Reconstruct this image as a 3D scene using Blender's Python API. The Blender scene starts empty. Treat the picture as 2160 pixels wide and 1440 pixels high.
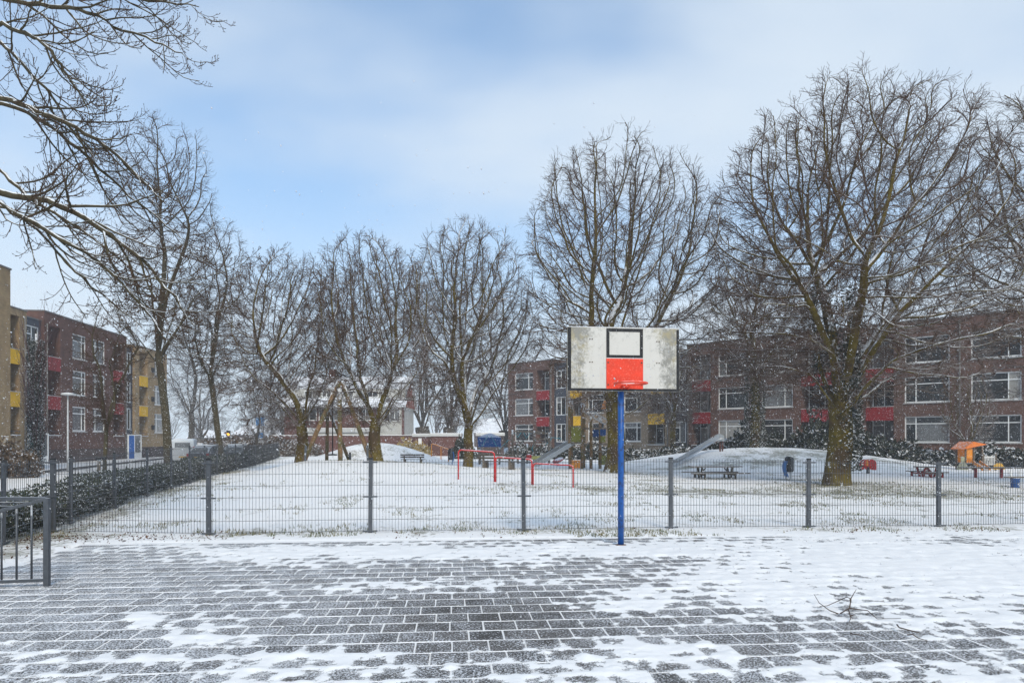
import bpy, math, random
import numpy as np
from mathutils import Vector, Matrix
random.seed(7); rng = np.random.default_rng(11)
R = math.radians
scene = bpy.context.scene
# ------------------------------------------------------------ camera, sky, sun, exposure
EYE = 1.7; FPX = 1440.0; HOR = 925.0          # photo: 24 mm lens, level, shifted so the horizon sits at row 925 of 1440
cam_data = bpy.data.cameras.new('camera'); cam = bpy.data.objects.new('camera', cam_data)
scene.collection.objects.link(cam); scene.camera = cam
cam.location = (0, 0, EYE); cam.rotation_euler = (R(90), 0, 0)
cam_data.lens = 24; cam_data.sensor_width = 36; cam_data.shift_y = 205 / 2160
cam_data.clip_start = 0.05; cam_data.clip_end = 3000
world = bpy.data.worlds.new('World'); scene.world = world; world.use_nodes = True
SUN_EL, SUN_AZ = 40, 162                       # degrees; azimuth clockwise from +Y
def build_world():
    nt = world.node_tree; nt.nodes.clear(); N = nt.nodes.new; L = nt.links.new
    out = N('ShaderNodeOutputWorld'); bg = N('ShaderNodeBackground'); sky = N('ShaderNodeTexSky')
    sky.sky_type = 'NISHITA'; sky.sun_disc = False; sky.sun_elevation = R(SUN_EL); sky.sun_rotation = R(SUN_AZ)
    sky.air_density = 1.0; sky.dust_density = 1.0; sky.ozone_density = 1.6
    tc = N('ShaderNodeTexCoord'); sep = N('ShaderNodeSeparateXYZ'); L(tc.outputs['Generated'], sep.inputs[0])
    # flat cloud layer: direction / elevation
    zc = N('ShaderNodeMath'); zc.operation = 'MAXIMUM'; L(sep.outputs['Z'], zc.inputs[0]); zc.inputs[1].default_value = 0.0
    za = N('ShaderNodeMath'); za.operation = 'ADD'; L(zc.outputs[0], za.inputs[0]); za.inputs[1].default_value = 0.30
    dv = N('ShaderNodeVectorMath'); dv.operation = 'DIVIDE'; L(tc.outputs['Generated'], dv.inputs[0])
    cmb = N('ShaderNodeCombineXYZ')
    for i in range(3): L(za.outputs[0], cmb.inputs[i])
    L(cmb.outputs[0], dv.inputs[1])
    mp = N('ShaderNodeMapping'); mp.inputs['Scale'].default_value = (1.0, 1.5, 0.0); mp.inputs['Location'].default_value = (7.7, 2.9, 0)
    L(dv.outputs[0], mp.inputs[0])
    nz = N('ShaderNodeTexNoise'); nz.inputs['Scale'].default_value = 1.15; nz.inputs['Detail'].default_value = 4; nz.inputs['Roughness'].default_value = 0.42
    L(mp.outputs[0], nz.inputs['Vector'])
    rmp = N('ShaderNodeMapRange'); rmp.interpolation_type = 'SMOOTHSTEP'
    rmp.inputs['From Min'].default_value = 0.36; rmp.inputs['From Max'].default_value = 0.72
    rmp.inputs['To Min'].default_value = 0.26; rmp.inputs['To Max'].default_value = 0.92
    L(nz.outputs[0], rmp.inputs['Value'])
    # thicker veil of snow cloud towards the horizon
    hz = N('ShaderNodeMapRange'); hz.interpolation_type = 'SMOOTHSTEP'
    hz.inputs['From Min'].default_value = 0.02; hz.inputs['From Max'].default_value = 0.52
    hz.inputs['To Min'].default_value = 0.93; hz.inputs['To Max'].default_value = 0.0
    L(sep.outputs['Z'], hz.inputs['Value'])
    mx = N('ShaderNodeMath'); mx.operation = 'SUBTRACT'; om = N('ShaderNodeMath'); om.operation = 'MULTIPLY'; i1 = N('ShaderNodeMath'); i1.operation = 'SUBTRACT'; i1.inputs[0].default_value = 1; L(rmp.outputs[0], i1.inputs[1]); i2 = N('ShaderNodeMath'); i2.operation = 'SUBTRACT'; i2.inputs[0].default_value = 1; L(hz.outputs[0], i2.inputs[1])
    L(i1.outputs[0], om.inputs[0]); L(i2.outputs[0], om.inputs[1]); mx.inputs[0].default_value = 1; L(om.outputs[0], mx.inputs[1])
    mixc = N('ShaderNodeMix'); mixc.data_type = 'RGBA'
    L(mx.outputs[0], mixc.inputs['Factor']); 
    tn = N('ShaderNodeMix'); tn.data_type = 'RGBA'; tn.blend_type = 'MULTIPLY'; tn.inputs['Factor'].default_value = 1; tn.inputs['B'].default_value = (.24, 1.03, 1.46, 1)
    L(sky.outputs[0], tn.inputs['A']); L(tn.outputs['Result'], mixc.inputs['A'])
    mixc.inputs['B'].default_value = (5.35, 6.05, 6.75, 1)
    L(mixc.outputs['Result'], bg.inputs['Color']); bg.inputs['Strength'].default_value = 0.087
    L(bg.outputs[0], out.inputs[0])
build_world()
sun_data = bpy.data.lights.new('sun', 'SUN'); sun = bpy.data.objects.new('sun', sun_data); scene.collection.objects.link(sun)
sun_data.energy = 1.5; sun_data.angle = R(18); sun_data.color = (1.0, 0.85, 0.64)
sdir = Vector((math.sin(R(SUN_AZ)) * math.cos(R(SUN_EL)), math.cos(R(SUN_AZ)) * math.cos(R(SUN_EL)), math.sin(R(SUN_EL))))
sun.rotation_euler = sdir.to_track_quat('Z', 'Y').to_euler(); sun.location = (0, -20, 40)
vs = scene.view_settings; vs.view_transform = 'Standard'; vs.look = 'None'; vs.gamma = 1; vs.exposure = 0.71; vs.use_curve_mapping = False
scene.cycles.max_bounces = 5; scene.cycles.diffuse_bounces = 3; scene.cycles.glossy_bounces = 2
scene.cycles.transmission_bounces = 3; scene.cycles.volume_bounces = 1; scene.cycles.transparent_max_bounces = 12
scene.cycles.use_denoising = True

# ------------------------------------------------------------ helpers
def W(px, py, d): return Vector(((px - 1080) * d / FPX, d, EYE - (py - HOR) * d / FPX))
def GX(px, d): return (px - 1080) * d / FPX
def sstep(a, b, x): t = np.clip((x - a) / (b - a), 0, 1); return t * t * (3 - 2 * t)
_lat = rng.random((256, 256))
def vnoise(x, y):
    xi = np.floor(x).astype(int); yi = np.floor(y).astype(int); fx = x - xi; fy = y - yi
    fx = fx * fx * (3 - 2 * fx); fy = fy * fy * (3 - 2 * fy)
    a = _lat[xi % 256, yi % 256]; b = _lat[(xi + 1) % 256, yi % 256]; c = _lat[xi % 256, (yi + 1) % 256]; d = _lat[(xi + 1) % 256, (yi + 1) % 256]
    return (a * (1 - fx) + b * fx) * (1 - fy) + (c * (1 - fx) + d * fx) * fy
def fbm(x, y, o=4):
    s = 0; a = .5; t = 0
    for i in range(o): s = s + a * vnoise(x * 2 ** i + 17.3 * i, y * 2 ** i + 9.1 * i); t += a; a *= .5
    return s / t
COL = scene.collection
def tagp(o, label=None, cat=None, group=None, kind=None):
    if label: o['label'] = label
    if cat: o['category'] = cat
    if group: o['group'] = group
    if kind: o['kind'] = kind
    return o
def thing(name, label, cat, loc=(0, 0, 0), rz=0, group=None):
    o = bpy.data.objects.new(name, None); COL.objects.link(o); o.location = loc; o.rotation_euler = (0, 0, rz)
    o.empty_display_size = .2
    return tagp(o, label, cat, group)
def copy_tree(o, parent=None):
    c = o.copy(); COL.objects.link(c)
    if parent: c.parent = parent
    for ch in o.children: copy_tree(ch, c)
    return c
def link(name, me, m, parent=None, world=False):
    o = bpy.data.objects.new(name, me); COL.objects.link(o)
    if m is not None and not me.materials: me.materials.append(m)
    if parent is not None:
        o.parent = parent
        if world:
            mw = Matrix.Identity(4); q = parent
            while q: mw = q.matrix_parent_inverse @ Matrix.LocRotScale(q.location, q.rotation_euler, q.scale) @ mw; q = q.parent
            o.matrix_parent_inverse = mw.inverted()
    return o
def np_mesh(name, v, quads=None, tris=None, smooth=False):
    me = bpy.data.meshes.new(name); v = np.asarray(v, np.float32).reshape(-1, 3)
    loops = []; starts = []; tot = 0
    parts = []
    if quads is not None and len(quads): parts.append(np.asarray(quads, np.int32))
    if tris is not None and len(tris): parts.append(np.asarray(tris, np.int32))
    me.vertices.add(len(v)); me.vertices.foreach_set('co', v.ravel())
    allv = np.concatenate([p.ravel() for p in parts]); st = []; off = 0
    for p in parts: st.append(off + np.arange(len(p)) * p.shape[1]); off += p.size
    st = np.concatenate(st)
    me.loops.add(len(allv)); me.loops.foreach_set('vertex_index', allv)
    me.polygons.add(len(st)); me.polygons.foreach_set('loop_start', st.astype(np.int32))
    if smooth: me.polygons.foreach_set('use_smooth', np.ones(len(st), bool))
    me.update(calc_edges=True); me.validate()
    return me
class MB:
    def __init__(s): s.v = []; s.f = []; s.sm = []
    def add(s, vs, fs, smooth=False):
        b = len(s.v); s.v += [tuple(p) for p in vs]; s.f += [tuple(i + b for i in f) for f in fs]; s.sm += [smooth] * len(fs); return s
    def box(s, x0, x1, y0, y1, z0, z1):
        return s.add([(x0, y0, z0), (x1, y0, z0), (x1, y1, z0), (x0, y1, z0), (x0, y0, z1), (x1, y0, z1), (x1, y1, z1), (x0, y1, z1)],
                     [(0, 3, 2, 1), (4, 5, 6, 7), (0, 1, 5, 4), (1, 2, 6, 5), (2, 3, 7, 6), (3, 0, 4, 7)])
    def beam(s, p, q, w, h=None, up=(0, 0, 1)):
        p = Vector(p); q = Vector(q); h = w if h is None else h; t = (q - p).normalized(); u = Vector(up)
        if abs(t.dot(u)) > .98: u = Vector((0, 1, 0))
        a = t.cross(u).normalized(); b = a.cross(t); c = []
        for e in (p, q): c += [e - a * w / 2 - b * h / 2, e + a * w / 2 - b * h / 2, e + a * w / 2 + b * h / 2, e - a * w / 2 + b * h / 2]
        return s.add(c, [(0, 1, 2, 3), (7, 6, 5, 4), (0, 4, 5, 1), (1, 5, 6, 2), (2, 6, 7, 3), (3, 7, 4, 0)])
    def tube(s, pts, r, n=8, r1=None, cap=True):
        pts = [Vector(p) for p in pts]; K = len(pts); b = []; ref = None
        for i, p in enumerate(pts):
            t = (pts[min(i + 1, K - 1)] - pts[max(i - 1, 0)]).normalized()
            if ref is None: ref = Vector((0, 0, 1)) if abs(t.z) < .9 else Vector((1, 0, 0))
            a = t.cross(ref).normalized(); c = a.cross(t); rr = r if r1 is None else r + (r1 - r) * i / (K - 1)
            ref = c
            b += [p + (a * math.cos(2 * math.pi * j / n) + c * math.sin(2 * math.pi * j / n)) * rr for j in range(n)]
        f = [(i * n + j, i * n + (j + 1) % n, (i + 1) * n + (j + 1) % n, (i + 1) * n + j) for i in range(K - 1) for j in range(n)]
        s.add(b, f, True)
        if cap:
            o = len(s.v) - len(b); s.f += [tuple(o + j for j in range(n))[::-1], tuple(o + (K - 1) * n + j for j in range(n))]; s.sm += [False, False]
        return s
    def prism(s, prof, y0, y1):                      # profile in (x,z) extruded along y
        n = len(prof); v = [(x, y0, z) for x, z in prof] + [(x, y1, z) for x, z in prof]
        f = [tuple(range(n)), tuple(range(2 * n - 1, n - 1, -1))] + [(i, n + i, n + (i + 1) % n, (i + 1) % n) for i in range(n)]
        return s.add(v, f)
    def lathe(s, prof, c, n=12, axis='z', sx=1, sy=1):
        v = []
        for r, z in prof:
            for j in range(n):
                a = 2 * math.pi * j / n; v.append((c[0] + r * math.cos(a) * sx, c[1] + r * math.sin(a) * sy, c[2] + z))
        K = len(prof); f = [(i * n + j, i * n + (j + 1) % n, (i + 1) * n + (j + 1) % n, (i + 1) * n + j) for i in range(K - 1) for j in range(n)]
        f += [tuple(range(n))[::-1], tuple((K - 1) * n + j for j in range(n))]
        return s.add(v, f, True)
    def mesh(s, name):
        me = bpy.data.meshes.new(name); me.from_pydata(s.v, [], s.f); me.polygons.foreach_set('use_smooth', s.sm); me.update(); return me
    def build(s, name, m, parent=None, world=False, bevel=0):
        o = link(name, s.mesh(name), m, parent, world)
        if bevel:
            b = o.modifiers.new('bevel', 'BEVEL'); b.width = bevel; b.segments = 2; b.limit_method = 'ANGLE'
        return o
def B(*a): return MB().box(*a)

# ------------------------------------------------------------ materials
MATS = {}
def mat(name, col, rough=.75, metal=0, spec=.3, var=.25, vscale=6, bump=0, bscale=40, snow=0, sthr=.45, col2=None, c2scale=3, c2amt=.5, sscale=9, coord='Object', emit=0):
    """procedural material: mottled base colour, optional second colour in patches, relief, and snow lying on upward faces"""
    if name in MATS: return MATS[name]
    m = bpy.data.materials.new(name); m.use_nodes = True; nt = m.node_tree; N = nt.nodes.new; L = nt.links.new
    p = nt.nodes['Principled BSDF']; p.inputs['Roughness'].default_value = rough; p.inputs['Metallic'].default_value = metal
    p.inputs['Specular IOR Level'].default_value = spec
    src = N('ShaderNodeNewGeometry').outputs['Position'] if coord == 'World' else N('ShaderNodeTexCoord').outputs[coord]
    n1 = N('ShaderNodeTexNoise'); n1.inputs['Scale'].default_value = vscale; n1.inputs['Detail'].default_value = 6; n1.inputs['Roughness'].default_value = .65
    L(src, n1.inputs['Vector'])
    mr = N('ShaderNodeMapRange'); mr.inputs['From Min'].default_value = .3; mr.inputs['From Max'].default_value = .7
    mr.inputs['To Min'].default_value = 1 - var; mr.inputs['To Max'].default_value = 1 + var; L(n1.outputs[0], mr.inputs['Value'])
    base = N('ShaderNodeMix'); base.data_type = 'RGBA'; base.inputs['A'].default_value = (*col, 1); base.inputs['B'].default_value = (*(col2 or col), 1)
    if col2:
        n2 = N('ShaderNodeTexNoise'); n2.inputs['Scale'].default_value = c2scale; n2.inputs['Detail'].default_value = 5; L(src, n2.inputs['Vector'])
        r2 = N('ShaderNodeMapRange'); r2.inputs['From Min'].default_value = .62 - c2amt * .35; r2.inputs['From Max'].default_value = .78 - c2amt * .35
        L(n2.outputs[0], r2.inputs['Value']); L(r2.outputs[0], base.inputs['Factor'])
    else: base.inputs['Factor'].default_value = 0
    mul = N('ShaderNodeMix'); mul.data_type = 'RGBA'; mul.blend_type = 'MULTIPLY'; mul.inputs['Factor'].default_value = 1
    L(base.outputs['Result'], mul.inputs['A']); L(mr.outputs[0], mul.inputs['B']); cout = mul.outputs['Result']
    if snow:
        g = N('ShaderNodeNewGeometry'); sp = N('ShaderNodeSeparateXYZ'); L(g.outputs['Normal'], sp.inputs[0])
        n3 = N('ShaderNodeTexNoise'); n3.inputs['Scale'].default_value = sscale; n3.inputs['Detail'].default_value = 4; L(g.outputs['Position'], n3.inputs['Vector'])
        ad = N('ShaderNodeMath'); ad.operation = 'MULTIPLY_ADD'; L(n3.outputs[0], ad.inputs[0]); ad.inputs[1].default_value = .8; L(sp.outputs['Z'], ad.inputs[2])
        r3 = N('ShaderNodeMapRange'); r3.interpolation_type = 'SMOOTHSTEP'; r3.inputs['From Min'].default_value = sthr + .4; r3.inputs['From Max'].default_value = sthr + .52
        r3.inputs['To Max'].default_value = snow; L(ad.outputs[0], r3.inputs['Value'])
        ms = N('ShaderNodeMix'); ms.data_type = 'RGBA'; L(r3.outputs[0], ms.inputs['Factor']); L(cout, ms.inputs['A']); ms.inputs['B'].default_value = (.84, .86, .9, 1)
        cout = ms.outputs['Result']
    L(cout, p.inputs['Base Color'])
    if bump:
        nb = N('ShaderNodeTexNoise'); nb.inputs['Scale'].default_value = bscale; nb.inputs['Detail'].default_value = 5; L(src, nb.inputs['Vector'])
        bp = N('ShaderNodeBump'); bp.inputs['Strength'].default_value = bump; bp.inputs['Distance'].default_value = .02; L(nb.outputs[0], bp.inputs['Height']); L(bp.outputs[0], p.inputs['Normal'])
    if emit: p.inputs['Emission Color'].default_value = (*col, 1); p.inputs['Emission Strength'].default_value = emit
    MATS[name] = m; return m
def brickmat(name, c1, c2, mortar, dust=.0):
    m = bpy.data.materials.new(name); m.use_nodes = True; nt = m.node_tree; N = nt.nodes.new; L = nt.links.new
    p = nt.nodes['Principled BSDF']; p.inputs['Roughness'].default_value = .9; p.inputs['Specular IOR Level'].default_value = .2
    tc = N('ShaderNodeTexCoord'); sp = N('ShaderNodeSeparateXYZ'); L(tc.outputs['Object'], sp.inputs[0])
    ad = N('ShaderNodeMath'); L(sp.outputs['X'], ad.inputs[0]); L(sp.outputs['Y'], ad.inputs[1]); cb = N('ShaderNodeCombineXYZ'); L(ad.outputs[0], cb.inputs[0]); L(sp.outputs['Z'], cb.inputs[1])
    b = N('ShaderNodeTexBrick'); b.inputs['Scale'].default_value = 1; b.inputs['Brick Width'].default_value = .22; b.inputs['Row Height'].default_value = .066
    b.inputs['Mortar Size'].default_value = .006; b.inputs['Color1'].default_value = (*c1, 1); b.inputs['Color2'].default_value = (*c2, 1); b.inputs['Mortar'].default_value = (*mortar, 1)
    L(cb.outputs[0], b.inputs['Vector'])
    n1 = N('ShaderNodeTexNoise'); n1.inputs['Scale'].default_value = 1.3; n1.inputs['Detail'].default_value = 8; n1.inputs['Roughness'].default_value = .7; L(tc.outputs['Object'], n1.inputs['Vector'])
    mr = N('ShaderNodeMapRange'); mr.inputs['From Min'].default_value = .3; mr.inputs['From Max'].default_value = .7; mr.inputs['To Min'].default_value = .7; mr.inputs['To Max'].default_value = 1.25; L(n1.outputs[0], mr.inputs['Value'])
    mul = N('ShaderNodeMix'); mul.data_type = 'RGBA'; mul.blend_type = 'MULTIPLY'; mul.inputs['Factor'].default_value = 1; L(b.outputs['Color'], mul.inputs['A']); L(mr.outputs[0], mul.inputs['B'])
    L(mul.outputs['Result'], p.inputs['Base Color'])
    bp = N('ShaderNodeBump'); bp.inputs['Strength'].default_value = .4; bp.inputs['Distance'].default_value = .01; bp.invert = True; L(b.outputs['Fac'], bp.inputs['Height']); L(bp.outputs[0], p.inputs['Normal'])
    MATS[name] = m; return m
m_galv = mat('galvanised_steel', (.085, .092, .105), .5, .35, .5, .22, 14, snow=.5, sthr=.5)
m_wire = mat('fence_wire', (.07, .073, .08), .55, .3, .4, .2, 10, snow=.55, sthr=.55)
m_black = mat('black_plastic', (.012, .012, .014), .5, 0, .4, .2, 9)
m_blackpaint = mat('black_paint', (.008, .008, .010), .55, 0, .35, .35, 30, col2=(.05, .05, .055), c2scale=60, c2amt=.25)
m_blue = mat('blue_paint', (.006, .085, .33), .42, 0, .45, .22, 5, bump=.05, bscale=60, col2=(.012, .035, .13), c2scale=16, c2amt=.32)
m_red = mat('red_paint', (.74, .042, .012), .5, 0, .4, .12, 8, col2=(.78, .13, .08), c2scale=38, c2amt=.22)
m_redrail = mat('red_rail_paint', (.55, .025, .025), .45, 0, .4, .15, 8, snow=.9, sthr=.62)
m_redtoy = mat('red_toy_paint', (.42, .018, .022), .5, 0, .4, .2, 5, snow=.8, sthr=.62)
m_orange = mat('orange_panel', (.72, .26, .03), .55, 0, .3, .15, 4, snow=.7, sthr=.6)
m_orangeroof = mat('orange_roof', (.75, .20, .04), .55, 0, .3, .15, 4, snow=.35, sthr=.72)
m_olive = mat('olive_panel', (.20, .20, .03), .6, 0, .3, .2, 4)
m_yellow = mat('yellow_panel', (.70, .40, .015), .6, 0, .3, .12, 3)
m_redpanel = mat('red_panel', (.25, .016, .020), .6, 0, .3, .2, 3)
m_bluepanel = mat('blue_canopy', (.007, .06, .22), .55, 0, .3, .2, 5, snow=.35, sthr=.62)
m_teal = mat('teal_rope', (.05, .30, .36), .7)
m_bluedoor = mat('blue_door', (.01, .12, .42), .5)
m_tealdoor = mat('teal_door', (.02, .26, .24), .5)
m_white = mat('white_frame', (.84, .84, .83), .5, 0, .35, .08, 6)
m_fascia = mat('white_fascia', (.55, .55, .54), .6, 0, .3, .12, 3, snow=.95, sthr=.3)
m_dark = mat('dark_recess', (.03, .028, .03), .9)
m_slate = mat('slate_panel', (.055, .062, .08), .6, 0, .3, .15, 3)
m_glass = mat('window_glass', (.028, .032, .036), .08, 0, .5, .3, 1.5)
m_glass2 = mat('window_glass_curtain', (.15, .155, .16), .12, 0, .5, .3, 3)
m_glass3 = mat('window_glass_blind', (.30, .29, .27), .12, 0, .5, .2, 2)
m_wood = mat('weathered_timber', (.22, .13, .065), .85, 0, .2, .3, 7, bump=.4, bscale=25, snow=.9, sthr=.55, col2=(.13, .11, .05), c2scale=3, c2amt=.5)
m_woodgrey = mat('grey_timber', (.15, .125, .10), .85, 0, .2, .3, 8, bump=.3, bscale=25, snow=.85, sthr=.5)
m_bench = mat('dark_bench_timber', (.075, .065, .055), .8, 0, .2, .3, 8, snow=.8, sthr=.45)
m_concrete = mat('concrete', (.25, .25, .245), .9, 0, .2, .25, 6, bump=.2, snow=.95, sthr=.4)
m_steel = mat('slide_steel', (.42, .43, .44), .35, .7, .5, .15, 3, snow=.6, sthr=.7)
m_snow = mat('snow', (.885, .87, .868), .55, 0, .25, .03, 5, bump=.25, bscale=30, coord='World')
m_bark = mat('mossy_bark', (.078, .052, .029), .95, 0, .1, .4, 5, bump=.9, bscale=14, snow=.95, sthr=.28, col2=(.115, .085, .018), c2scale=1.2, c2amt=.7, sscale=3.2)
m_barkgrey = mat('grey_bark', (.085, .076, .066), .95, 0, .1, .35, 5, bump=.6, bscale=14, snow=.9, sthr=.45, sscale=3)
m_twig = mat('twig_bark', (.082, .050, .034), .9, 0, .15, .3, 4, snow=.6, sthr=.66, sscale=2.5, coord='World')
m_twiggrey = mat('grey_twig_bark', (.085, .072, .066), .9, 0, .15, .3, 4, snow=.7, sthr=.6, sscale=2.5, coord='World')
m_ash = mat('ash_bark', (.070, .058, .034), .9, 0, .15, .35, 7, bump=.5, bscale=30, snow=.9, sthr=.5, sscale=7, coord='World')
m_ashtwig = mat('ash_twig', (.070, .043, .027), .85, 0, .2, .3, 7, coord='World')
m_leaf = mat('evergreen_leaf', (.020, .030, .011), .5, 0, .4, .4, 3, snow=.65, sthr=.54, sscale=24, col2=(.05, .062, .02), c2scale=5, coord='World')
m_leafdark = mat('dark_shrub_leaf', (.022, .028, .018), .6, 0, .3, .4, 3, snow=.75, sthr=.56, sscale=9, coord='World')
m_brownshrub = mat('brown_shrub_twig', (.12, .085, .06), .9, 0, .1, .35, 3, snow=.6, sthr=.55, coord='World')
m_straw = mat('straw_shrub', (.36, .26, .09), .9, 0, .1, .35, 3, snow=.6, sthr=.55, coord='World')
m_litter = mat('dead_leaf', (.07, .035, .02), .8, 0, .2, .5, 9, col2=(.13, .06, .03), c2scale=4, coord='World')
m_blade = mat('grass_blade', (.075, .095, .03), .8, 0, .2, .4, 4, col2=(.20, .17, .075), c2scale=3, c2amt=.6, coord='World')
m_brown = brickmat('purple_brown_brick', (.145, .066, .047), (.105, .052, .042), (.13, .10, .095))
m_brownR = brickmat('dark_brown_brick', (.165, .085, .062), (.115, .064, .052), (.12, .10, .095))
m_beige = brickmat('yellow_beige_brick', (.37, .255, .135), (.30, .20, .11), (.29, .24, .17))
m_beigeR = brickmat('grey_beige_brick', (.28, .20, .13), (.22, .165, .115), (.24, .21, .17))
m_redbrick = brickmat('red_brick', (.16, .058, .045), (.12, .05, .042), (.17, .14, .13))
m_plinth = brickmat('dark_plinth_brick', (.09, .06, .055), (.07, .05, .05), (.1, .09, .085))
# ------------------------------------------------------------ terrain
TH = R(5.0); CT, ST = math.cos(TH), math.sin(TH)
def to_uv(x, y): return x * CT + y * ST, -x * ST + y * CT
def to_xy(u, v): return u * CT - v * ST, u * ST + v * CT
PIT = 0.302; U0 = -5.9; V1 = 11.5; VN = 2.6; U1 = 15.0
def xfence(y): return -5.5 - 0.2526 * y
def bump2(dx, dy): r = np.clip(dx * dx + dy * dy, 0, 1); return (1 - r) ** 2
def hgt(x, y, court=True):
    x = np.asarray(x, float); y = np.asarray(y, float)
    z = .1 * sstep(13, 22, y) * (1 - sstep(30, 45, y)) * (1 - sstep(0, 9, x))
    z = z + .66 * np.exp(-((x + 7.4) / 7) ** 2 - ((y - 29.5) / 5.5) ** 2) * sstep(.4, 4.2, x - xfence(y))
    z = z + 1.4 * bump2((x + 10) / 6.2, (y - 50) / 6) + 1.17 * bump2((x - 15.9) / 12.0, (y - 42.5) / 9)
    z = z - .30 * sstep(1.2, 4.0, xfence(y) - x)
    z = z - .06 * sstep(1, 9, x) * sstep(11.4, 13, y) * (1 - sstep(20, 30, y))
    z = z + (fbm(x * .55, y * .55) - .5) * .10 * sstep(11.8, 16, y) * (1 - sstep(60, 80, y)) + (fbm(x * 2.3 + 40, y * 2.3) - .5) * .04 * (1 - sstep(40, 60, y))
    if court:
        u, v = to_uv(x, y)
        ins = sstep(U0 - .25, U0 + .05, u) * (1 - sstep(U1 - .1, U1 + .3, u)) * (1 - sstep(V1 - .02, V1 + .14, v)) * sstep(VN - .3, VN, v)
        z = z * (1 - ins) - .14 * ins
    return z
def H(x, y): return float(hgt(x, y, False))
def gp(px, d, dz=0): x = GX(px, d); return Vector((x, d, H(x, d) + dz))
def axis(fine0, fine1, step, far):
    a = list(np.arange(fine0, fine1, step)); s = step; q = fine1
    while q < far[1]: a.append(q); s *= 1.13; q += s
    b = []; s = step; q = fine0 - step
    while q > far[0]: b.append(q); s *= 1.13; q -= s
    return np.array(b[::-1] + a)
gx = axis(-17, 26, .23, (-900, 900)); gy = np.concatenate([np.arange(-60, 1, 6), np.arange(1, 26, .19), axis(26, 58, .3, (25.9, 1600))])
XX, YY = np.meshgrid(gx, gy, indexing='ij'); ZZ = hgt(XX, YY)
nx, ny = XX.shape; idx = np.arange(nx * ny).reshape(nx, ny)
quads = np.stack([idx[:-1, :-1], idx[1:, :-1], idx[1:, 1:], idx[:-1, 1:]], -1).reshape(-1, 4)
gme = np_mesh('ground', np.stack([XX, YY, ZZ], -1), quads, smooth=True)
# where the thin snow lets the grass through
def grass_mask(x, y):
    px = x * FPX / np.maximum(y, 1) + 1080
    b = np.zeros_like(x)
    for (cx, cy, rx, ry, a) in [(10.5, 22.5, 9, 1.9, .26), (16, 20.3, 7, 1.3, .24), (12.2, 25.5, 2.4, 1.6, .35), (6, 27, 4, 1.2, .15), (3.2, 22.0, 6, 1.4, .18), (5, 34, 2.2, 2, .3), (-2.5, 38, 2, 1.6, .3),
                                (-6.2, 31.5, 1.9, 1.4, .3), (-9.8, 33, 2, 1.6, .35), (-7.2, 32.2, 3.4, 1.3, .35), (11, 18, 8, 1.0, .14), (8.9, 29.6, 2.2, .9, .3), (11.8, 28.5, 1.2, .6, .35), (20, 36, 7, 3, .12), (0, 33, 1.6, .8, .3), (9, 37, 5, .6, .25), (-10, 48, 4.5, 4, .24), (14, 39, 8, 4, .20), (20, 41, 6, 4, .14), (-3, 18, 6, 3, .05), (4, 16, 9, 2, .06)]:
        b += a * np.exp(-((x - cx) / rx) ** 2 - ((y - cy) / ry) ** 2)
    e = x - xfence(y); b += .28 * np.exp(-((e - .3) / .8) ** 2) * (y > 9)
    u, v = to_uv(x, y); b += .16 * np.exp(-((v - 12.5) / .5) ** 2) + .10 * np.exp(-((v - 14.0) / 1.4) ** 2)
    return b
at = gme.attributes.new('bare', 'FLOAT', 'POINT'); at.data.foreach_set('value', grass_mask(XX, YY).ravel().astype(np.float32))
def lawn_material():
    m = bpy.data.materials.new('snowy_lawn'); m.use_nodes = True; nt = m.node_tree; N = nt.nodes.new; L = nt.links.new
    p = nt.nodes['Principled BSDF']; p.inputs['Roughness'].default_value = .65; p.inputs['Specular IOR Level'].default_value = .2
    g = N('ShaderNodeNewGeometry'); a = N('ShaderNodeAttribute'); a.attribute_name = 'bare'
    def noise(sc, det, stretch=None):
        n = N('ShaderNodeTexNoise'); n.inputs['Scale'].default_value = sc; n.inputs['Detail'].default_value = det; n.inputs['Roughness'].default_value = .62
        mp = N('ShaderNodeMapping'); mp.inputs['Scale'].default_value = stretch or (1, 1, 1); L(g.outputs['Position'], mp.inputs[0]); L(mp.outputs[0], n.inputs['Vector']); return n.outputs[0]
    n1 = noise(.9, 6, (1, .75, 1)); n2 = noise(9, 6, (1, .6, 1))
    s = N('ShaderNodeMath'); s.operation = 'MULTIPLY_ADD'; L(n2, s.inputs[0]); s.inputs[1].default_value = .85; L(n1, s.inputs[2])
    t = N('ShaderNodeMath'); t.operation = 'ADD'; L(s.outputs[0], t.inputs[0]); L(a.outputs['Fac'], t.inputs[1])
    r = N('ShaderNodeMapRange'); r.interpolation_type = 'SMOOTHSTEP'; r.inputs['From Min'].default_value = 1.08; r.inputs['From Max'].default_value = 1.36; r.inputs['To Max'].default_value = .78; L(t.outputs[0], r.inputs['Value'])
    gr = N('ShaderNodeMix'); gr.data_type = 'RGBA'; gr.inputs['A'].default_value = (.10, .105, .05, 1); gr.inputs['B'].default_value = (.22, .19, .12, 1); L(noise(24, 3), gr.inputs['Factor'])
    mx = N('ShaderNodeMix'); mx.data_type = 'RGBA'; mx.inputs['A'].default_value = (.89, .875, .874, 1); L(gr.outputs['Result'], mx.inputs['B']); L(r.outputs[0], mx.inputs['Factor'])
    L(mx.outputs['Result'], p.inputs['Base Color'])
    b = N('ShaderNodeBump'); b.inputs['Strength'].default_value = .5; b.inputs['Distance'].default_value = .03; L(noise(14, 6), b.inputs['Height']); L(b.outputs[0], p.inputs['Normal'])
    return m
ground = link('ground', gme, lawn_material()); tagp(ground, 'snow covered lawn with grass showing through', kind='structure')

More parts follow.
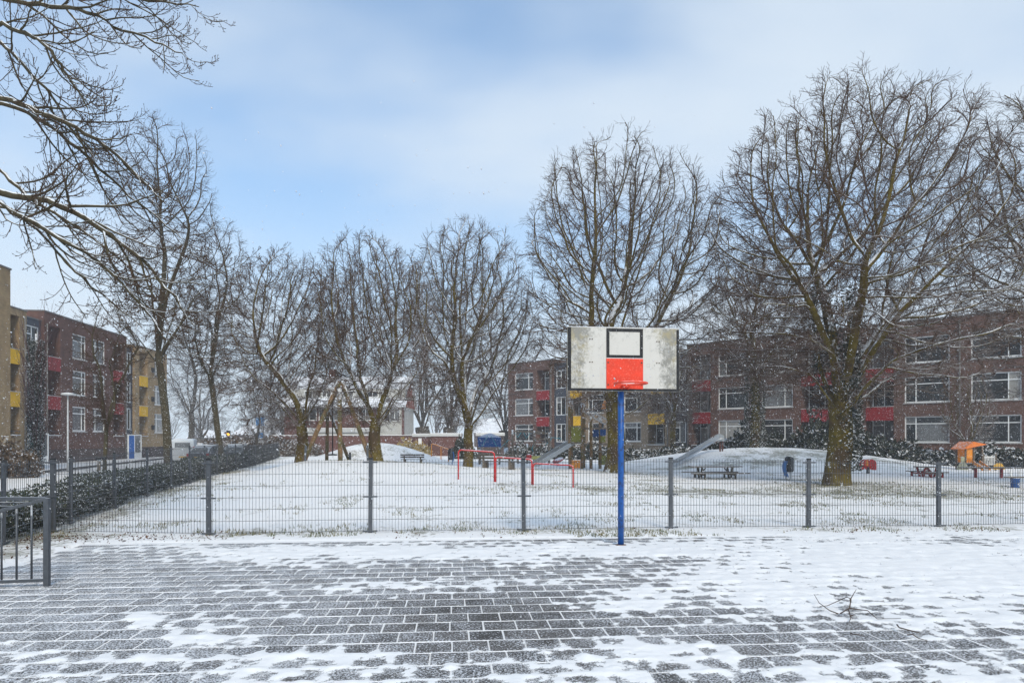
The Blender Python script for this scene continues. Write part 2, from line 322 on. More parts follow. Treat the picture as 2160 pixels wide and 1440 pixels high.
# ------------------------------------------------------------ paved court: tiles, snow in joints, patchy snow
court = link('court_paving', B(U0, U1, VN, V1, -.10, -.006).mesh('court_paving'), m_snow); court.rotation_euler = (0, 0, TH)
tagp(court, 'grey square paved court with patchy snow', kind='structure')
def tile_material():
    m = bpy.data.materials.new('paving_tile'); m.use_nodes = True; nt = m.node_tree; N = nt.nodes.new; L = nt.links.new
    p = nt.nodes['Principled BSDF']; p.inputs['Roughness'].default_value = .8; p.inputs['Specular IOR Level'].default_value = .35
    g = N('ShaderNodeNewGeometry')
    def noise(sc, det, rgh=.6):
        n = N('ShaderNodeTexNoise'); n.inputs['Scale'].default_value = sc; n.inputs['Detail'].default_value = det; n.inputs['Roughness'].default_value = rgh; L(g.outputs['Position'], n.inputs['Vector']); return n.outputs[0]
    base = N('ShaderNodeMix'); base.data_type = 'RGBA'; base.inputs['A'].default_value = (.040, .036, .033, 1); base.inputs['B'].default_value = (.105, .095, .088, 1); L(noise(90, 4), base.inputs['Factor'])
    oi = N('ShaderNodeObjectInfo'); rr = N('ShaderNodeMapRange'); rr.inputs['To Min'].default_value = .68; rr.inputs['To Max'].default_value = 1.35; L(oi.outputs['Random'], rr.inputs['Value'])
    mu = N('ShaderNodeMix'); mu.data_type = 'RGBA'; mu.blend_type = 'MULTIPLY'; mu.inputs['Factor'].default_value = 1; L(base.outputs['Result'], mu.inputs['A']); L(rr.outputs[0], mu.inputs['B'])
    # wind-blown grains of snow: dense at the left of the court, nearly none in the wet middle
    sp = N('ShaderNodeSeparateXYZ'); L(g.outputs['Position'], sp.inputs[0])
    lf = N('ShaderNodeMapRange'); lf.interpolation_type = 'SMOOTHSTEP'; lf.inputs['From Min'].default_value = 1.0; lf.inputs['From Max'].default_value = -5.5; lf.inputs['To Min'].default_value = 0; lf.inputs['To Max'].default_value = .03; L(sp.outputs['X'], lf.inputs['Value'])
    vd = N('ShaderNodeVectorMath'); vd.operation = 'DISTANCE'; L(g.outputs['Position'], vd.inputs[0]); vd.inputs[1].default_value = (-.25, 6.5, 0)
    wt = N('ShaderNodeMapRange'); wt.interpolation_type = 'SMOOTHSTEP'; wt.inputs['From Min'].default_value = .3; wt.inputs['From Max'].default_value = 1.7; wt.inputs['To Min'].default_value = -.045; wt.inputs['To Max'].default_value = 0; L(vd.outputs['Value'], wt.inputs['Value'])
    s1 = N('ShaderNodeMath'); s1.operation = 'ADD'; L(lf.outputs[0], s1.inputs[0]); L(wt.outputs[0], s1.inputs[1])
    s2 = N('ShaderNodeMath'); s2.operation = 'MULTIPLY_ADD'; L(noise(3, 4), s2.inputs[0]); s2.inputs[1].default_value = .22; L(s1.outputs[0], s2.inputs[2])
    s3 = N('ShaderNodeMath'); s3.operation = 'ADD'; L(noise(52, 3, .8), s3.inputs[0]); L(s2.outputs[0], s3.inputs[1])
    th = N('ShaderNodeMapRange'); th.inputs['From Min'].default_value = .60; th.inputs['From Max'].default_value = .69; th.inputs['To Max'].default_value = .85; L(s3.outputs[0], th.inputs['Value'])
    mx = N('ShaderNodeMix'); mx.data_type = 'RGBA'; L(th.outputs[0], mx.inputs['Factor']); L(mu.outputs['Result'], mx.inputs['A']); mx.inputs['B'].default_value = (.80, .81, .85, 1); L(mx.outputs['Result'], p.inputs['Base Color'])
    b = N('ShaderNodeBump'); b.inputs['Strength'].default_value = .5; b.inputs['Distance'].default_value = .004; L(noise(120, 4), b.inputs['Height']); L(b.outputs[0], p.inputs['Normal'])
    return m
m_tile = tile_material()
hw = .1445; cb_ = .006
TV = np.array([(-hw, -hw, -.045), (hw, -hw, -.045), (hw, hw, -.045), (-hw, hw, -.045), (-hw, -hw, -cb_), (hw, -hw, -cb_), (hw, hw, -cb_), (-hw, hw, -cb_),
               (-hw + cb_, -hw + cb_, 0), (hw - cb_, -hw + cb_, 0), (hw - cb_, hw - cb_, 0), (-hw + cb_, hw - cb_, 0)])
TF = [(8, 9, 10, 11), (4, 5, 9, 8), (5, 6, 10, 9), (6, 7, 11, 10), (7, 4, 8, 11), (0, 1, 5, 4), (1, 2, 6, 5), (2, 3, 7, 6), (3, 0, 4, 7)]
tile_me = bpy.data.meshes.new('tile'); tile_me.from_pydata([tuple(v) for v in TV], [], TF); tile_me.materials.append(m_tile)
tiles = []; NR = int((V1 - VN) / PIT)
def row_off(r): return (r % 2) * PIT * .5 + math.sin(r * 2.1) * .012
for r in range(NR):
    v = V1 - PIT * (r + .5)
    for c in range(int((U1 - U0) / PIT) + 1):
        u = U0 + PIT * (c + .5) + row_off(r)
        if u > U1 - .2: continue
        x, y = to_xy(u, v); px = 1080 + x * FPX / y; py = HOR + EYE * FPX / y
        vis = -40 < px < 2200 and py < 1480
        if abs(px - 1080) < 1750 and y > 2.4: tiles.append((0 if vis else 1, x * x + y * y, u, v))
tiles.sort(); rest_v = []; rest_f = []
for k, (nv, d2, u, v) in enumerate(tiles):
    dz = random.gauss(0, .0012); rz = random.gauss(0, .006); rx, ry = random.gauss(0, .004), random.gauss(0, .004)
    if k < 300:
        o = bpy.data.objects.new('tile', tile_me); COL.objects.link(o); o.parent = court; o.location = (u, v, dz); o.rotation_euler = (rx, ry, rz)
    else:
        q = TV.copy(); c, s = math.cos(rz), math.sin(rz); q[:, 2] += dz + q[:, 1] * rx - q[:, 0] * ry
        q[:, 0], q[:, 1] = u + TV[:, 0] * c - TV[:, 1] * s, v + TV[:, 0] * s + TV[:, 1] * c
        rest_f.append(np.array(TF) + 12 * (k - 300)); rest_v.append(q)
o = link('tile', np_mesh('tiles', np.concatenate(rest_v), np.concatenate(rest_f)), m_tile, court); tagp(o, 'grey square paving tiles farther back', kind='stuff')
# coverage: gaussian drifts laid on the court + noise
def coverage(u, v):
    x, y = to_xy(u, v); y = np.maximum(y, 1.0); px = 1080 + x * FPX / y; py = HOR + EYE * FPX / y
    c = -.18 + 0 * x
    for (cx, cy, rx, ry, a) in [(2050, 1200, 520, 85, .50), (1900, 1290, 330, 40, .20), (700, 1168, 330, 20, .32), (1250, 1160, 500, 18, .34), (430, 1180, 120, 30, .10), (290, 1305, 60, 22, .36), (390, 1345, 90, 18, .30),
                                (1000, 1432, 560, 26, .22), (500, 1385, 330, 16, .16), (150, 1385, 200, 14, .16), (1300, 1365, 170, 20, .16), (1650, 1405, 420, 30, .12), (2080, 1420, 200, 50, .22), (1180, 1215, 300, 22, .14), (720, 1255, 220, 18, .10), (1300, 1275, 200, 16, .14), (1500, 1250, 160, 40, .16),
                                (1030, 1305, 190, 40, -.30), (120, 1325, 170, 22, -.22), (180, 1225, 260, 60, -.34), (650, 1335, 230, 18, -.05), (60, 1120, 200, 30, .1)]:
        c = c + a * np.exp(-((px - cx) / rx) ** 2 - ((py - cy) / ry) ** 2)
    n = (fbm(u * 1.15 + 5, v * 1.5 + 3, 3) - .5) * .62 + (fbm(u * 4.6, v * 6.5, 3) - .5) * .56 + (fbm(u * 15 + 2, v * 17, 4) - .5) * .36
    return c + n
def joint_dist(u, v):
    rr = (V1 - v) / PIT; r = np.floor(rr); fr = rr - r; dv = np.minimum(fr, 1 - fr) * PIT
    off = (r % 2) * PIT * .5 + np.sin(r * 2.1) * .012; cc = (u - U0 - off) / PIT; fc = cc - np.floor(cc); return dv, np.minimum(fc, 1 - fc) * PIT
us = np.arange(U0 - .02, 12.5, .035); vs_ = [3.6]
while vs_[-1] < V1 + .02: vs_.append(vs_[-1] + .019 + .0046 * (vs_[-1] - 3.6))
vs_ = np.array(vs_); UU, VV = np.meshgrid(us, vs_, indexing='ij'); cv = coverage(UU, VV); dv, du = joint_dist(UU, VV); dj = np.minimum(dv, du)
hh = np.clip(cv * .080 + .017 * np.exp(-(dj / .05) ** 2) - .006, -.02, .6); hh = np.where(hh > 0, .022 * (1 - np.exp(-hh / .016)) + hh * .12, hh)
hh = hh + ((fbm(UU * 7, VV * 7, 3) - .5) * .016 + (fbm(UU * 2.4 + 31, VV * 3.2, 2) - .5) * .022) * sstep(.003, .016, hh)
edge = sstep(U0 - .02, U0 + .25, UU); hh = np.where(VV > V1 - .16, np.maximum(hh, (.012 * sstep(V1 - .16, V1, VV) - .003)), hh)
wob = fbm(UU * 2.2 + 77, VV * 0 + 3, 3)
raw = np.clip(cv * .080 + .017 * np.exp(-(dj / .05) ** 2) - .006, -.03, .03); hz_ = np.where(hh > .002, hh, .002 + .0 * hh)
keep = (raw > -.022) | (hh > -.0035)
idx = np.arange(hh.size).reshape(hh.shape)
q = np.stack([idx[:-1, :-1], idx[1:, :-1], idx[1:, 1:], idx[:-1, 1:]], -1).reshape(-1, 4)
fk = keep.ravel()[q].any(1)
xg, yg = to_xy(UU, VV); used = np.zeros(hh.size, bool); used[q[fk].ravel()] = True; remap = np.cumsum(used) - 1
vv3 = np.stack([xg, yg, hz_], -1).reshape(-1, 3)[used]
sme = np_mesh('snow_patch', vv3, remap[q[fk]], smooth=True)
sat = sme.attributes.new('thick', 'FLOAT', 'POINT'); sat.data.foreach_set('value', np.where(hh > .004, np.maximum(raw, .02), raw).ravel()[used].astype(np.float32) / .02)
def patch_material():                                   # thin edges of the snow break up into grains
    m = m_snow.copy(); m.name = 'patch_snow'; nt = m.node_tree; N = nt.nodes.new; L = nt.links.new; p = nt.nodes['Principled BSDF']
    g = N('ShaderNodeNewGeometry'); a = N('ShaderNodeAttribute'); a.attribute_name = 'thick'; n = N('ShaderNodeTexNoise'); n.inputs['Scale'].default_value = 85; n.inputs['Detail'].default_value = 3; n.inputs['Roughness'].default_value = .75; L(g.outputs['Position'], n.inputs['Vector'])
    n2 = N('ShaderNodeTexNoise'); n2.inputs['Scale'].default_value = 18; n2.inputs['Detail'].default_value = 4; L(g.outputs['Position'], n2.inputs['Vector'])
    s1 = N('ShaderNodeMath'); s1.operation = 'MULTIPLY_ADD'; L(n.outputs[0], s1.inputs[0]); s1.inputs[1].default_value = 3.2; L(a.outputs['Fac'], s1.inputs[2]); s2 = N('ShaderNodeMath'); s2.operation = 'MULTIPLY_ADD'; L(n2.outputs[0], s2.inputs[0]); s2.inputs[1].default_value = 1.2; L(s1.outputs[0], s2.inputs[2])
    r = N('ShaderNodeMapRange'); r.inputs['From Min'].default_value = 2.02; r.inputs['From Max'].default_value = 2.55; L(s2.outputs[0], r.inputs['Value']); L(r.outputs[0], p.inputs['Alpha']); return m
snow_o = link('snow_patch', sme, patch_material()); tagp(snow_o, 'patchy snow lying on the grey paved court', 'snow', kind='stuff')
# little ridges of snow that fill the joints
def ridge(P, wid, hgtv, vv, ff):                   # P (N,3) polyline with width/height per point
    t = np.gradient(P[:, :2], axis=0); t /= np.linalg.norm(t, axis=1)[:, None] + 1e-9; nrm = np.stack([-t[:, 1], t[:, 0], 0 * t[:, 0]], 1)
    b = sum(len(a) for a in vv); n = len(P); up = np.array([0, 0, 1.])
    vv.append(np.stack([P - nrm * wid[:, None] - up * .003, P + up * hgtv[:, None], P + nrm * wid[:, None] - up * .003], 1).reshape(-1, 3))
    i = np.arange(n - 1) * 3 + b
    ff.append(np.concatenate([np.stack([i, i + 3, i + 4, i + 1], 1), np.stack([i + 1, i + 4, i + 5, i + 2], 1)]))
jv, jf = [], []
def wet(u, v): x, y = to_xy(u, v); return 1 - .6 * np.exp(-((x + .25) / 1.2) ** 2 - ((y - 6.5) / .7) ** 2)
for r in range(NR):
    v = V1 - PIT * r
    if v < 3.5: break
    lim = min(13.4, 2 + v * 1.05); u = np.arange(U0, lim, .05)
    k = wet(u, v) * np.clip(.1 + 1.35 * fbm(u * 2.3 + r * 7.7, u * 0 + r * 3.3, 4), .12, 1.4); vw = v + (fbm(u * 5 + r * 13, u * 0, 2) - .5) * .012
    ridge(np.stack([u, vw, 0 * u], 1), .0115 * k, .0045 * k, jv, jf)
    off = row_off(r)
    for uj in np.arange(U0 + off, lim, PIT):
        w = np.linspace(v, v - PIT, 5); k = wet(uj, w) * (.15 + 1.0 * random.random()) * np.array([1, .9, .85, .9, 1])
        ridge(np.stack([uj + (rng.random(5) - .5) * .006, w, 0 * w], 1), .0100 * k, .004 * k, jv, jf)
o = link('joint_snow', np_mesh('joint_snow', np.concatenate(jv), np.concatenate(jf), smooth=True), m_snow, court); tagp(o, 'thin snow lines in the tile joints', kind='stuff')

# ------------------------------------------------------------ wire mesh fences
def fence(name, posts, hf, label, clamps=True, step=.056, h_of=None):
    root = thing(name, label, 'fence', (posts[0][0], posts[0][1], H(*posts[0])))
    for i, (x, y) in enumerate(posts):
        z = H(x, y); q = posts[min(i + 1, len(posts) - 1)]; p = posts[max(i - 1, 0)]; t = Vector((q[0] - p[0], q[1] - p[1], 0)).normalized(); n = Vector((-t.y, t.x, 0))
        m = MB(); c = Vector((x, y, 0)); a, b = t * .036, n * .026
        lx, ly = random.gauss(0, .007), random.gauss(0, .009); m.beam(Vector((x, y, z - .15)), Vector((x + lx, y + ly, z + hf + .015)), .074, .05, up=n); po = m.build('post', m_galv, root, True, .004)
        m = MB(); m.beam(Vector((x + lx, y + ly, z + hf + .0155)), Vector((x + lx, y + ly, z + hf + .05)), .078, .054, up=n); m.build('post_cap', m_black, po, True, .006)
        if clamps:
            for zz in (z + .03, z + hf * .5, z + hf - .03):
                m = MB(); m.beam(Vector((x, y, zz)) - t * .13 - n * .034, Vector((x, y, zz)) + t * .13 - n * .034, .012, .028); m.build('clamp', m_galv, po, True)
    for (x0, y0), (x1, y1) in zip(posts[:-1], posts[1:]):
        L = math.hypot(x1 - x0, y1 - y0); n = int(L / step); m = MB()
        nrm = Vector((-(y1 - y0), x1 - x0, 0)) / L
        for k in range(1, n):
            f = k / n; x = x0 + (x1 - x0) * f; y = y0 + (y1 - y0) * f; z = H(x0, y0) * (1 - f) + H(x1, y1) * f
            a = .0027; m.beam((x, y, z + .02), (x, y, z + hf + .02), 2 * a, up=nrm)
        for j in range(7):
            zz = .03 + (hf - .06) * j / 6
            for s in (-1, 1): m.beam(Vector((x0, y0, H(x0, y0) + zz)) + nrm * .007 * s, Vector((x1, y1, H(x1, y1) + zz)) + nrm * .007 * s, .0060, .0060)
        m.build('wire_panel', m_wire, root, True)
    return root
def pf(px, d): return (GX(px, d), d)
front = [pf(112, 12.45), pf(441, 12.05), pf(781, 12.35), pf(1105, 12.65), pf(1415, 12.98), pf(1705, 13.35), pf(1980, 13.75), pf(2238, 14.15), pf(2490, 14.55)]
fence('wire_mesh_fence', front, 1.30, 'grey wire mesh fence running behind the basketball hoop')
left = []
yy_ = 8.2
while yy_ < 62: left.append((xfence(yy_) + .12, yy_)); yy_ += 2.72
fence('wire_mesh_fence', left, 1.30, 'grey wire mesh fence along the hedge, running back towards the parked cars', True, .075)

# ------------------------------------------------------------ basketball hoop
hoop = thing('basketball_hoop', 'basketball hoop on a blue pole with a weathered white board and red plate', 'basketball hoop', (1.735, 10.88, 0), R(7))
m = MB().tube([(0, 0, -.05), (0, 0, 1.5), (0, 0, 2.62)], .0485, 20); m.build('pole', m_blue, hoop)
m = MB().lathe([(.085, -.004), (.085, .012), (.055, .016)], (0, 0, .004), 20); m.build('base_flange', mat('rusty_steel', (.16, .075, .035), .9, .2, .3, .4, 20), hoop)
def board_material():
    m = bpy.data.materials.new('weathered_board'); m.use_nodes = True; nt = m.node_tree; N = nt.nodes.new; L = nt.links.new
    p = nt.nodes['Principled BSDF']; p.inputs['Roughness'].default_value = .6; p.inputs['Specular IOR Level'].default_value = .3
    tc = N('ShaderNodeTexCoord')
    def noise(sc, det, st=(1, 1, 1)):
        n = N('ShaderNodeTexNoise'); n.inputs['Scale'].default_value = sc; n.inputs['Detail'].default_value = det; n.inputs['Roughness'].default_value = .68
        mp = N('ShaderNodeMapping'); mp.inputs['Scale'].default_value = st; L(tc.outputs['Object'], mp.inputs[0]); L(mp.outputs[0], n.inputs['Vector']); return n.outputs[0]
    def rng_(src, a, b, t0=0, t1=1):
        r = N('ShaderNodeMapRange'); r.interpolation_type = 'SMOOTHSTEP'; r.inputs['From Min'].default_value = a; r.inputs['From Max'].default_value = b; r.inputs['To Min'].default_value = t0; r.inputs['To Max'].default_value = t1; L(src, r.inputs['Value']); return r.outputs[0]
    sp = N('ShaderNodeSeparateXYZ'); L(tc.outputs['Object'], sp.inputs[0]); ax = N('ShaderNodeMath'); ax.operation = 'ABSOLUTE'; L(sp.outputs['X'], ax.inputs[0])
    side = rng_(ax.outputs[0], .42, .72, .0, .34); top = rng_(sp.outputs['Z'], 3.05, 3.46, 0, .13)
    a1 = N('ShaderNodeMath'); a1.operation = 'ADD'; L(side, a1.inputs[0]); L(top, a1.inputs[1])
    a2 = N('ShaderNodeMath'); a2.operation = 'ADD'; L(a1.outputs[0], a2.inputs[0]); L(noise(7.5, 7), a2.inputs[1])
    a3 = N('ShaderNodeMath'); a3.operation = 'MULTIPLY_ADD'; L(noise(30, 5, (1, 1, .8)), a3.inputs[0]); a3.inputs[1].default_value = .75; L(a2.outputs[0], a3.inputs[2])
    grime = rng_(a3.outputs[0], .96, 1.34, 0, .85)
    streak = rng_(noise(14, 4, (1, 1, .12)), .5, .75, 0, .3)
    c1 = N('ShaderNodeMix'); c1.data_type = 'RGBA'; c1.inputs['A'].default_value = (.60, .575, .535, 1); c1.inputs['B'].default_value = (.47, .44, .38, 1); L(streak, c1.inputs['Factor'])
    gc = N('ShaderNodeMix'); gc.data_type = 'RGBA'; gc.inputs['A'].default_value = (.19, .185, .165, 1); gc.inputs['B'].default_value = (.30, .25, .13, 1); L(rng_(noise(3, 3), .45, .62), gc.inputs['Factor'])
    c2 = N('ShaderNodeMix'); c2.data_type = 'RGBA'; L(c1.outputs['Result'], c2.inputs['A']); L(gc.outputs['Result'], c2.inputs['B']); L(grime, c2.inputs['Factor'])
    L(c2.outputs['Result'], p.inputs['Base Color']); return m
m_board = board_material(); BY = -.17; Z0 = 2.445
def bp(x0, x1, z0, z1, y0, y1, name, mm, bev=0, par=hoop): return B(x0, x1, BY + y0, BY + y1, Z0 + z0, Z0 + z1).build(name, mm, par, bevel=bev)
for x0, x1 in ((-.9, -.2855), (-.2835, .309), (.311, .9)):
    bp(x0, x1, 0, .993, 0, .022, 'backboard_panel', m_board, .002)
bp(-.897, -.843, .004, .99, -.0030, -.0003, 'border_stripe', m_blackpaint); bp(.856, .897, .004, .975, -.0030, -.0003, 'border_stripe', m_blackpaint); bp(-.8428, .8558, .003, .042, -.0032, -.0003, 'border_stripe', m_blackpaint)
for a in ((-.281, -.233, .521, .982), (.258, .306, .521, .982), (-.2328, .2578, .93, .982), (-.2328, .2578, .521, .567)):
    bp(*a, -.0030, -.0003, 'target_frame', m_blackpaint)
bp(-.2833, .309, .036, .512, -.010, -.0003, 'mounting_plate', m_red, .003)
bp(-.2833, .309, .5122, .519, -.012, -.0003, 'plate_snow', m_snow)
bp(-.9, .9, .9935, 1.001, -.003, .024, 'board_snow', m_snow, .003)
m_bolt = mat('bolt_steel', (.10, .075, .055), .6, .5, .4, .4, 40)
def bolt(x, z, y=-.0005, r=.0095): MB().tube([(x, BY + y, Z0 + z), (x, BY + y - .008, Z0 + z)], r, 8).build('bolt', m_bolt, hoop)
for x, z in ((-.546, .808), (-.508, .808), (-.546, .451), (-.508, .451), (.533, .787), (.571, .787), (.533, .448), (.571, .448)): bolt(x, z)
for x, z in ((-.255, .447), (.283, .447), (-.255, .10), (.283, .10)): bolt(x, z, -.0105, .013)
for a in ((.372, .418, .430, .432), (.372, .418, .382, .384), (.372, .374, .3842, .4298), (.416, .418, .3842, .4298)): bp(*a, -.0012, -.0002, 'sticker_outline', mat('sticker_grey', (.30, .30, .29), .6))
rc = Vector((.013, BY - .325, Z0 + .098))
ring = [rc + Vector((math.cos(a) * .245, math.sin(a) * .245, 0)) for a in np.linspace(0, 2 * math.pi, 37)]
m_rim = mat('rim_paint', (.72, .05, .015), .45, 0, .4, .12, 8, snow=.9, sthr=.85)
MB().tube(ring, .0165, 10, cap=False).build('rim', m_rim, hoop)
rs = [rc + Vector((math.cos(a) * .245, math.sin(a) * .245, .0155)) for a in np.linspace(R(60), R(150), 18)]
MB().tube(rs, .010, 8).build('rim_snow', m_snow, hoop)
m = MB(); m.prism([(-.06, -.035), (.06, -.035), (.06, .0), (-.06, .0)], BY - .085, BY - .011); m.v = [(x + .013, y, z + Z0 + .095) for x, y, z in m.v]
for sx in (-1, 1): m.beam((.013 + sx * .05, BY - .012, Z0 + .03), (.013 + sx * .05, BY - .11, Z0 + .085), .012)
m.build('rim_bracket', m_rim, hoop)
m = MB().beam((-.03, .0, 2.55), (-.03, BY + .024, 2.55), .05); m.beam((.0, .0, 2.60), (.0, -.05, 3.2), .06); m.box(-.6, .6, BY + .0225, BY + .06, 2.86, 2.92); m.box(-.6, .6, BY + .0225, BY + .06, 3.22, 3.28)
m.build('support_arm', m_blue, hoop)

# ------------------------------------------------------------ barred goal frame at the left edge
goal = thing('goal_frame', 'grey steel barred goal frame cut off by the left edge', 'goal', (-5.38, 7.88, 0))
def gl(px, py, d=7.88): p = W(px, py, d); p.z = max(p.z, .02); return p
m = MB(); m.beam(gl(99, 1050), Vector((gl(99, 1050).x, 7.88, 0)), .06, .05, up=(0, 1, 0)); m.build('post', m_galv, goal, True, .004)
A = gl(99, 1052); Bq = W(-130, 1110, 7.7)
MB().beam(A, Bq, .042, .036).build('top_rail', m_galv, goal, True, .004)
MB().beam(Vector((A.x - .033, 7.875, .075)), Vector((W(-130, 1, 7.7).x, 7.7, .06)), .042, .036).build('bottom_rail', m_galv, goal, True, .004)
for px in (66, 34, 2, -32, -66, -100):
    f = (99 - px) / 229; p = A.lerp(Bq, f); MB().tube([(p.x, p.y, .085), (p.x, p.y, p.z - .01)], .0115, 8).build('bar', m_galv, goal, True)
Cb = A + Vector((-2.6, .12, .0)); MB().beam(A + Vector((-.03, .03, 0)), Cb, .045, .04).build('rear_rail', m_galv, goal, True)
for k in range(1, 6): p = A.lerp(Bq, k * .14) + Vector((-.03, .03, .0)); MB().tube([p, p + Vector((-1.7, .10, .0))], .009, 6).build('roof_bar', m_galv, goal, True)
for f in (.45, .97): p = A.lerp(Cb, f); MB().beam((p.x, p.y, 0), (p.x, p.y, p.z - .02), .05, .05, up=(0, 1, 0)).build('post', m_galv, goal, True)
# ------------------------------------------------------------ buildings
def wall_part(parent, u0, u1, z0, z1, ops, mm, back=-8.0, v=0.0, cap=True):
    """one wall slab with real openings (u0,u1,z0,z1,depth); local x along the facade, +y outwards"""
    m = MB(); ops = [(max(a, u0), min(b, u1), max(c, z0), min(d, z1), e) for a, b, c, d, e in ops if b > u0 + .01 and a < u1 - .01]
    us = sorted({u0, u1, *[o[0] for o in ops], *[o[1] for o in ops]}); zs = sorted({z0, z1, *[o[2] for o in ops], *[o[3] for o in ops]})
    for a, b in zip(us[:-1], us[1:]):
        for c, d in zip(zs[:-1], zs[1:]):
            mu, mz = (a + b) / 2, (c + d) / 2
            if any(o[0] < mu < o[1] and o[2] < mz < o[3] for o in ops): continue
            m.add([(a, v, c), (b, v, c), (b, v, d), (a, v, d)], [(3, 2, 1, 0)])
    for a, b, c, d, e in ops:
        y = v - e
        m.add([(a, v, c), (b, v, c), (b, v, d), (a, v, d), (a, y, c), (b, y, c), (b, y, d), (a, y, d)], [(0, 1, 5, 4), (1, 2, 6, 5), (2, 3, 7, 6), (3, 0, 4, 7), (4, 5, 6, 7)])
    m.add([(u0, v, z0), (u1, v, z0), (u1, back, z0), (u0, back, z0), (u0, v, z1), (u1, v, z1), (u1, back, z1), (u0, back, z1)], [(4, 7, 6, 5), (1, 5, 6, 2), (0, 3, 7, 4), (2, 6, 7, 3)])
    w = m.build('wall', mm, parent)
    if cap: B(u0 - .03, u1 + .03, back - .02, v + .05, z1 + .002, z1 + .09).build('roof_edge', mat('roof_trim', (.16, .15, .145), .6, snow=.9, sthr=.4), w)
    return w
def window(parent, u0, u1, z0, z1, v=-.12, kind='R', t=.075, sill=True):
    f = MB(); y0, y1 = v - .03, v + .04
    f.box(u0, u0 + t, y0, y1, z0, z1); f.box(u1 - t, u1, y0, y1, z0, z1); f.box(u0 + t, u1 - t, y0, y1, z0, z0 + t); f.box(u0 + t, u1 - t, y0, y1, z1 - t, z1)
    a, b, c, d = u0 + t, u1 - t, z0 + t, z1 - t; w = b - a; h = d - c; k = t * .8; cells = []
    if kind in 'RL':
        xm = a + w * (.76 if kind == 'R' else .24); zt = c + h * .74
        f.box(xm - k / 2, xm + k / 2, y0, y1, c, d); f.box(a, xm - k / 2, y0, y1, zt - k / 2, zt + k / 2); f.box(xm + k / 2, b, y0, y1, zt - k / 2, zt + k / 2)
        cells = [(a, xm - k / 2, c, zt - k / 2), (xm + k / 2, b, c, zt - k / 2), (a, xm - k / 2, zt + k / 2, d), (xm + k / 2, b, zt + k / 2, d)]
    elif kind == 'S':
        xm = a + w * .5; zt = c + h * .72; f.box(xm - k / 2, xm + k / 2, y0, y1, c, d); f.box(xm + k / 2, b, y0, y1, zt - k / 2, zt + k / 2)
        cells = [(a, xm - k / 2, c, d), (xm + k / 2, b, c, zt - k / 2), (xm + k / 2, b, zt + k / 2, d)]
    elif kind == 'N':
        cells = [(a, b, c, d)]
    o = f.build('window', m_white, parent); g = random.choice([m_glass] * 4 + [m_glass2, m_glass2, m_glass3])
    for (p, q, r, s) in cells:
        gm = g if random.random() < .7 else random.choice([m_glass, m_glass, m_glass2])
        B(p, q, v - .012, v - .002, r, s).build('pane', gm, o)
    if sill: B(u0 - .06, u1 + .06, v + .041, .07, z0 - .07, z0 - .012).build('sill', m_fascia, o)
    return o
def balcony(parent, u0, u1, z0, z1, mm, kind='panel', deep=1.3):
    """recess z0..z1 with a coloured parapet panel below z0 and glazing at the back"""
    b = B(u0 + .02, u1 - .02, -.02, .055, z0 - .98, z0 + .02).build('balcony_panel', mm, parent) if kind == 'panel' else B(u0, u1, -.03, .03, z0 + .22, z0 + .26).build('balcony_rail', m_galv, parent)
    B(u0 - .02, u1 + .02, -.03, .09, z0 + (.021 if kind == 'panel' else -.08), z0 + (.055 if kind == 'panel' else -.01)).build('coping', m_fascia, b)
    window(parent, u0 + .12, u1 - .12, z0 + .02, z1 - .12, -deep + .06, 'S', .06, False)
def facade_units(line, vp, px0):
    pass
# --- long block on the right
KR = 8.9e-6
def pr(px): d = 1 / (KR * (px + 400)); return Vector((GX(px, d), d))
A0 = pr(2160); tR = (pr(1090) - A0).normalized()
blockR = thing('apartment_block', 'long dark brick apartment block with red and yellow balconies behind the trees', 'building', (A0.x, A0.y, -.2), math.atan2(tR.y, tR.x))
def uR(px): return (pr(px) - A0).dot(tR)
FZ = [1.65, 4.45, 7.25]; WH = 1.82
secs = [  # px right, px left, wall, panel, list of (kind, px right, px left)
    (2480, 1808, m_brownR, m_redpanel, [('w', 2450, 2340, 'L'), ('w', 2310, 2200, 'R'), ('w', 2155, 2048, 'L'), ('w', 2003, 1908, 'R'), ('b', 1885, 1826)]),
    (1786, 1449, m_brownR, m_redpanel, [('b', 1768, 1690), ('w', 1672, 1606, 'L'), ('w', 1579, 1515, 'R'), ('b', 1499, 1460)]),
    (1412, 1194, m_beigeR, m_yellow, [('b', 1402, 1367), ('w', 1352, 1316, 'L'), ('w', 1274, 1240, 'R'), ('b', 1227, 1203)]),
    (1166, 1072, m_brownR, m_redpanel, [('b', 1159, 1132), ('w', 1124, 1086, 'L')])]
for a, b, mm, pm, items in secs:
    ops = []
    for it in items:
        u0, u1 = uR(it[1]), uR(it[2])
        for z in FZ:
            if it[0] == 'w': ops.append((u0, u1, z, z + WH, .16))
            else: ops.append((u0, u1, z - .25, z + WH + .15, 1.3))
    w = wall_part(blockR, uR(a), uR(b), -.5, 10.2, ops, mm)
    for it in items:
        u0, u1 = uR(it[1]), uR(it[2])
        for k, z in enumerate(FZ):
            if it[0] == 'w': window(blockR, u0, u1, z, z + WH, -.12, it[3])
            else: balcony(blockR, u0, u1, z - .25, z + WH + .15, pm, 'panel' if k else 'rail')
for a, b in ((1808, 1786), (1449, 1412), (1194, 1166)):        # stair strips between the sections
    u0, u1 = uR(a) + .002, uR(b) - .002; ops = [(u0 + .25, u1 - .25, z - .1, z + WH, .12) for z in FZ]
    w = wall_part(blockR, u0, u1, -.5, 9.75, ops, m_slate, v=-.25)
    for z in FZ: window(blockR, u0 + .25, u1 - .25, z - .1, z + WH, -.34, 'S', .085, False)
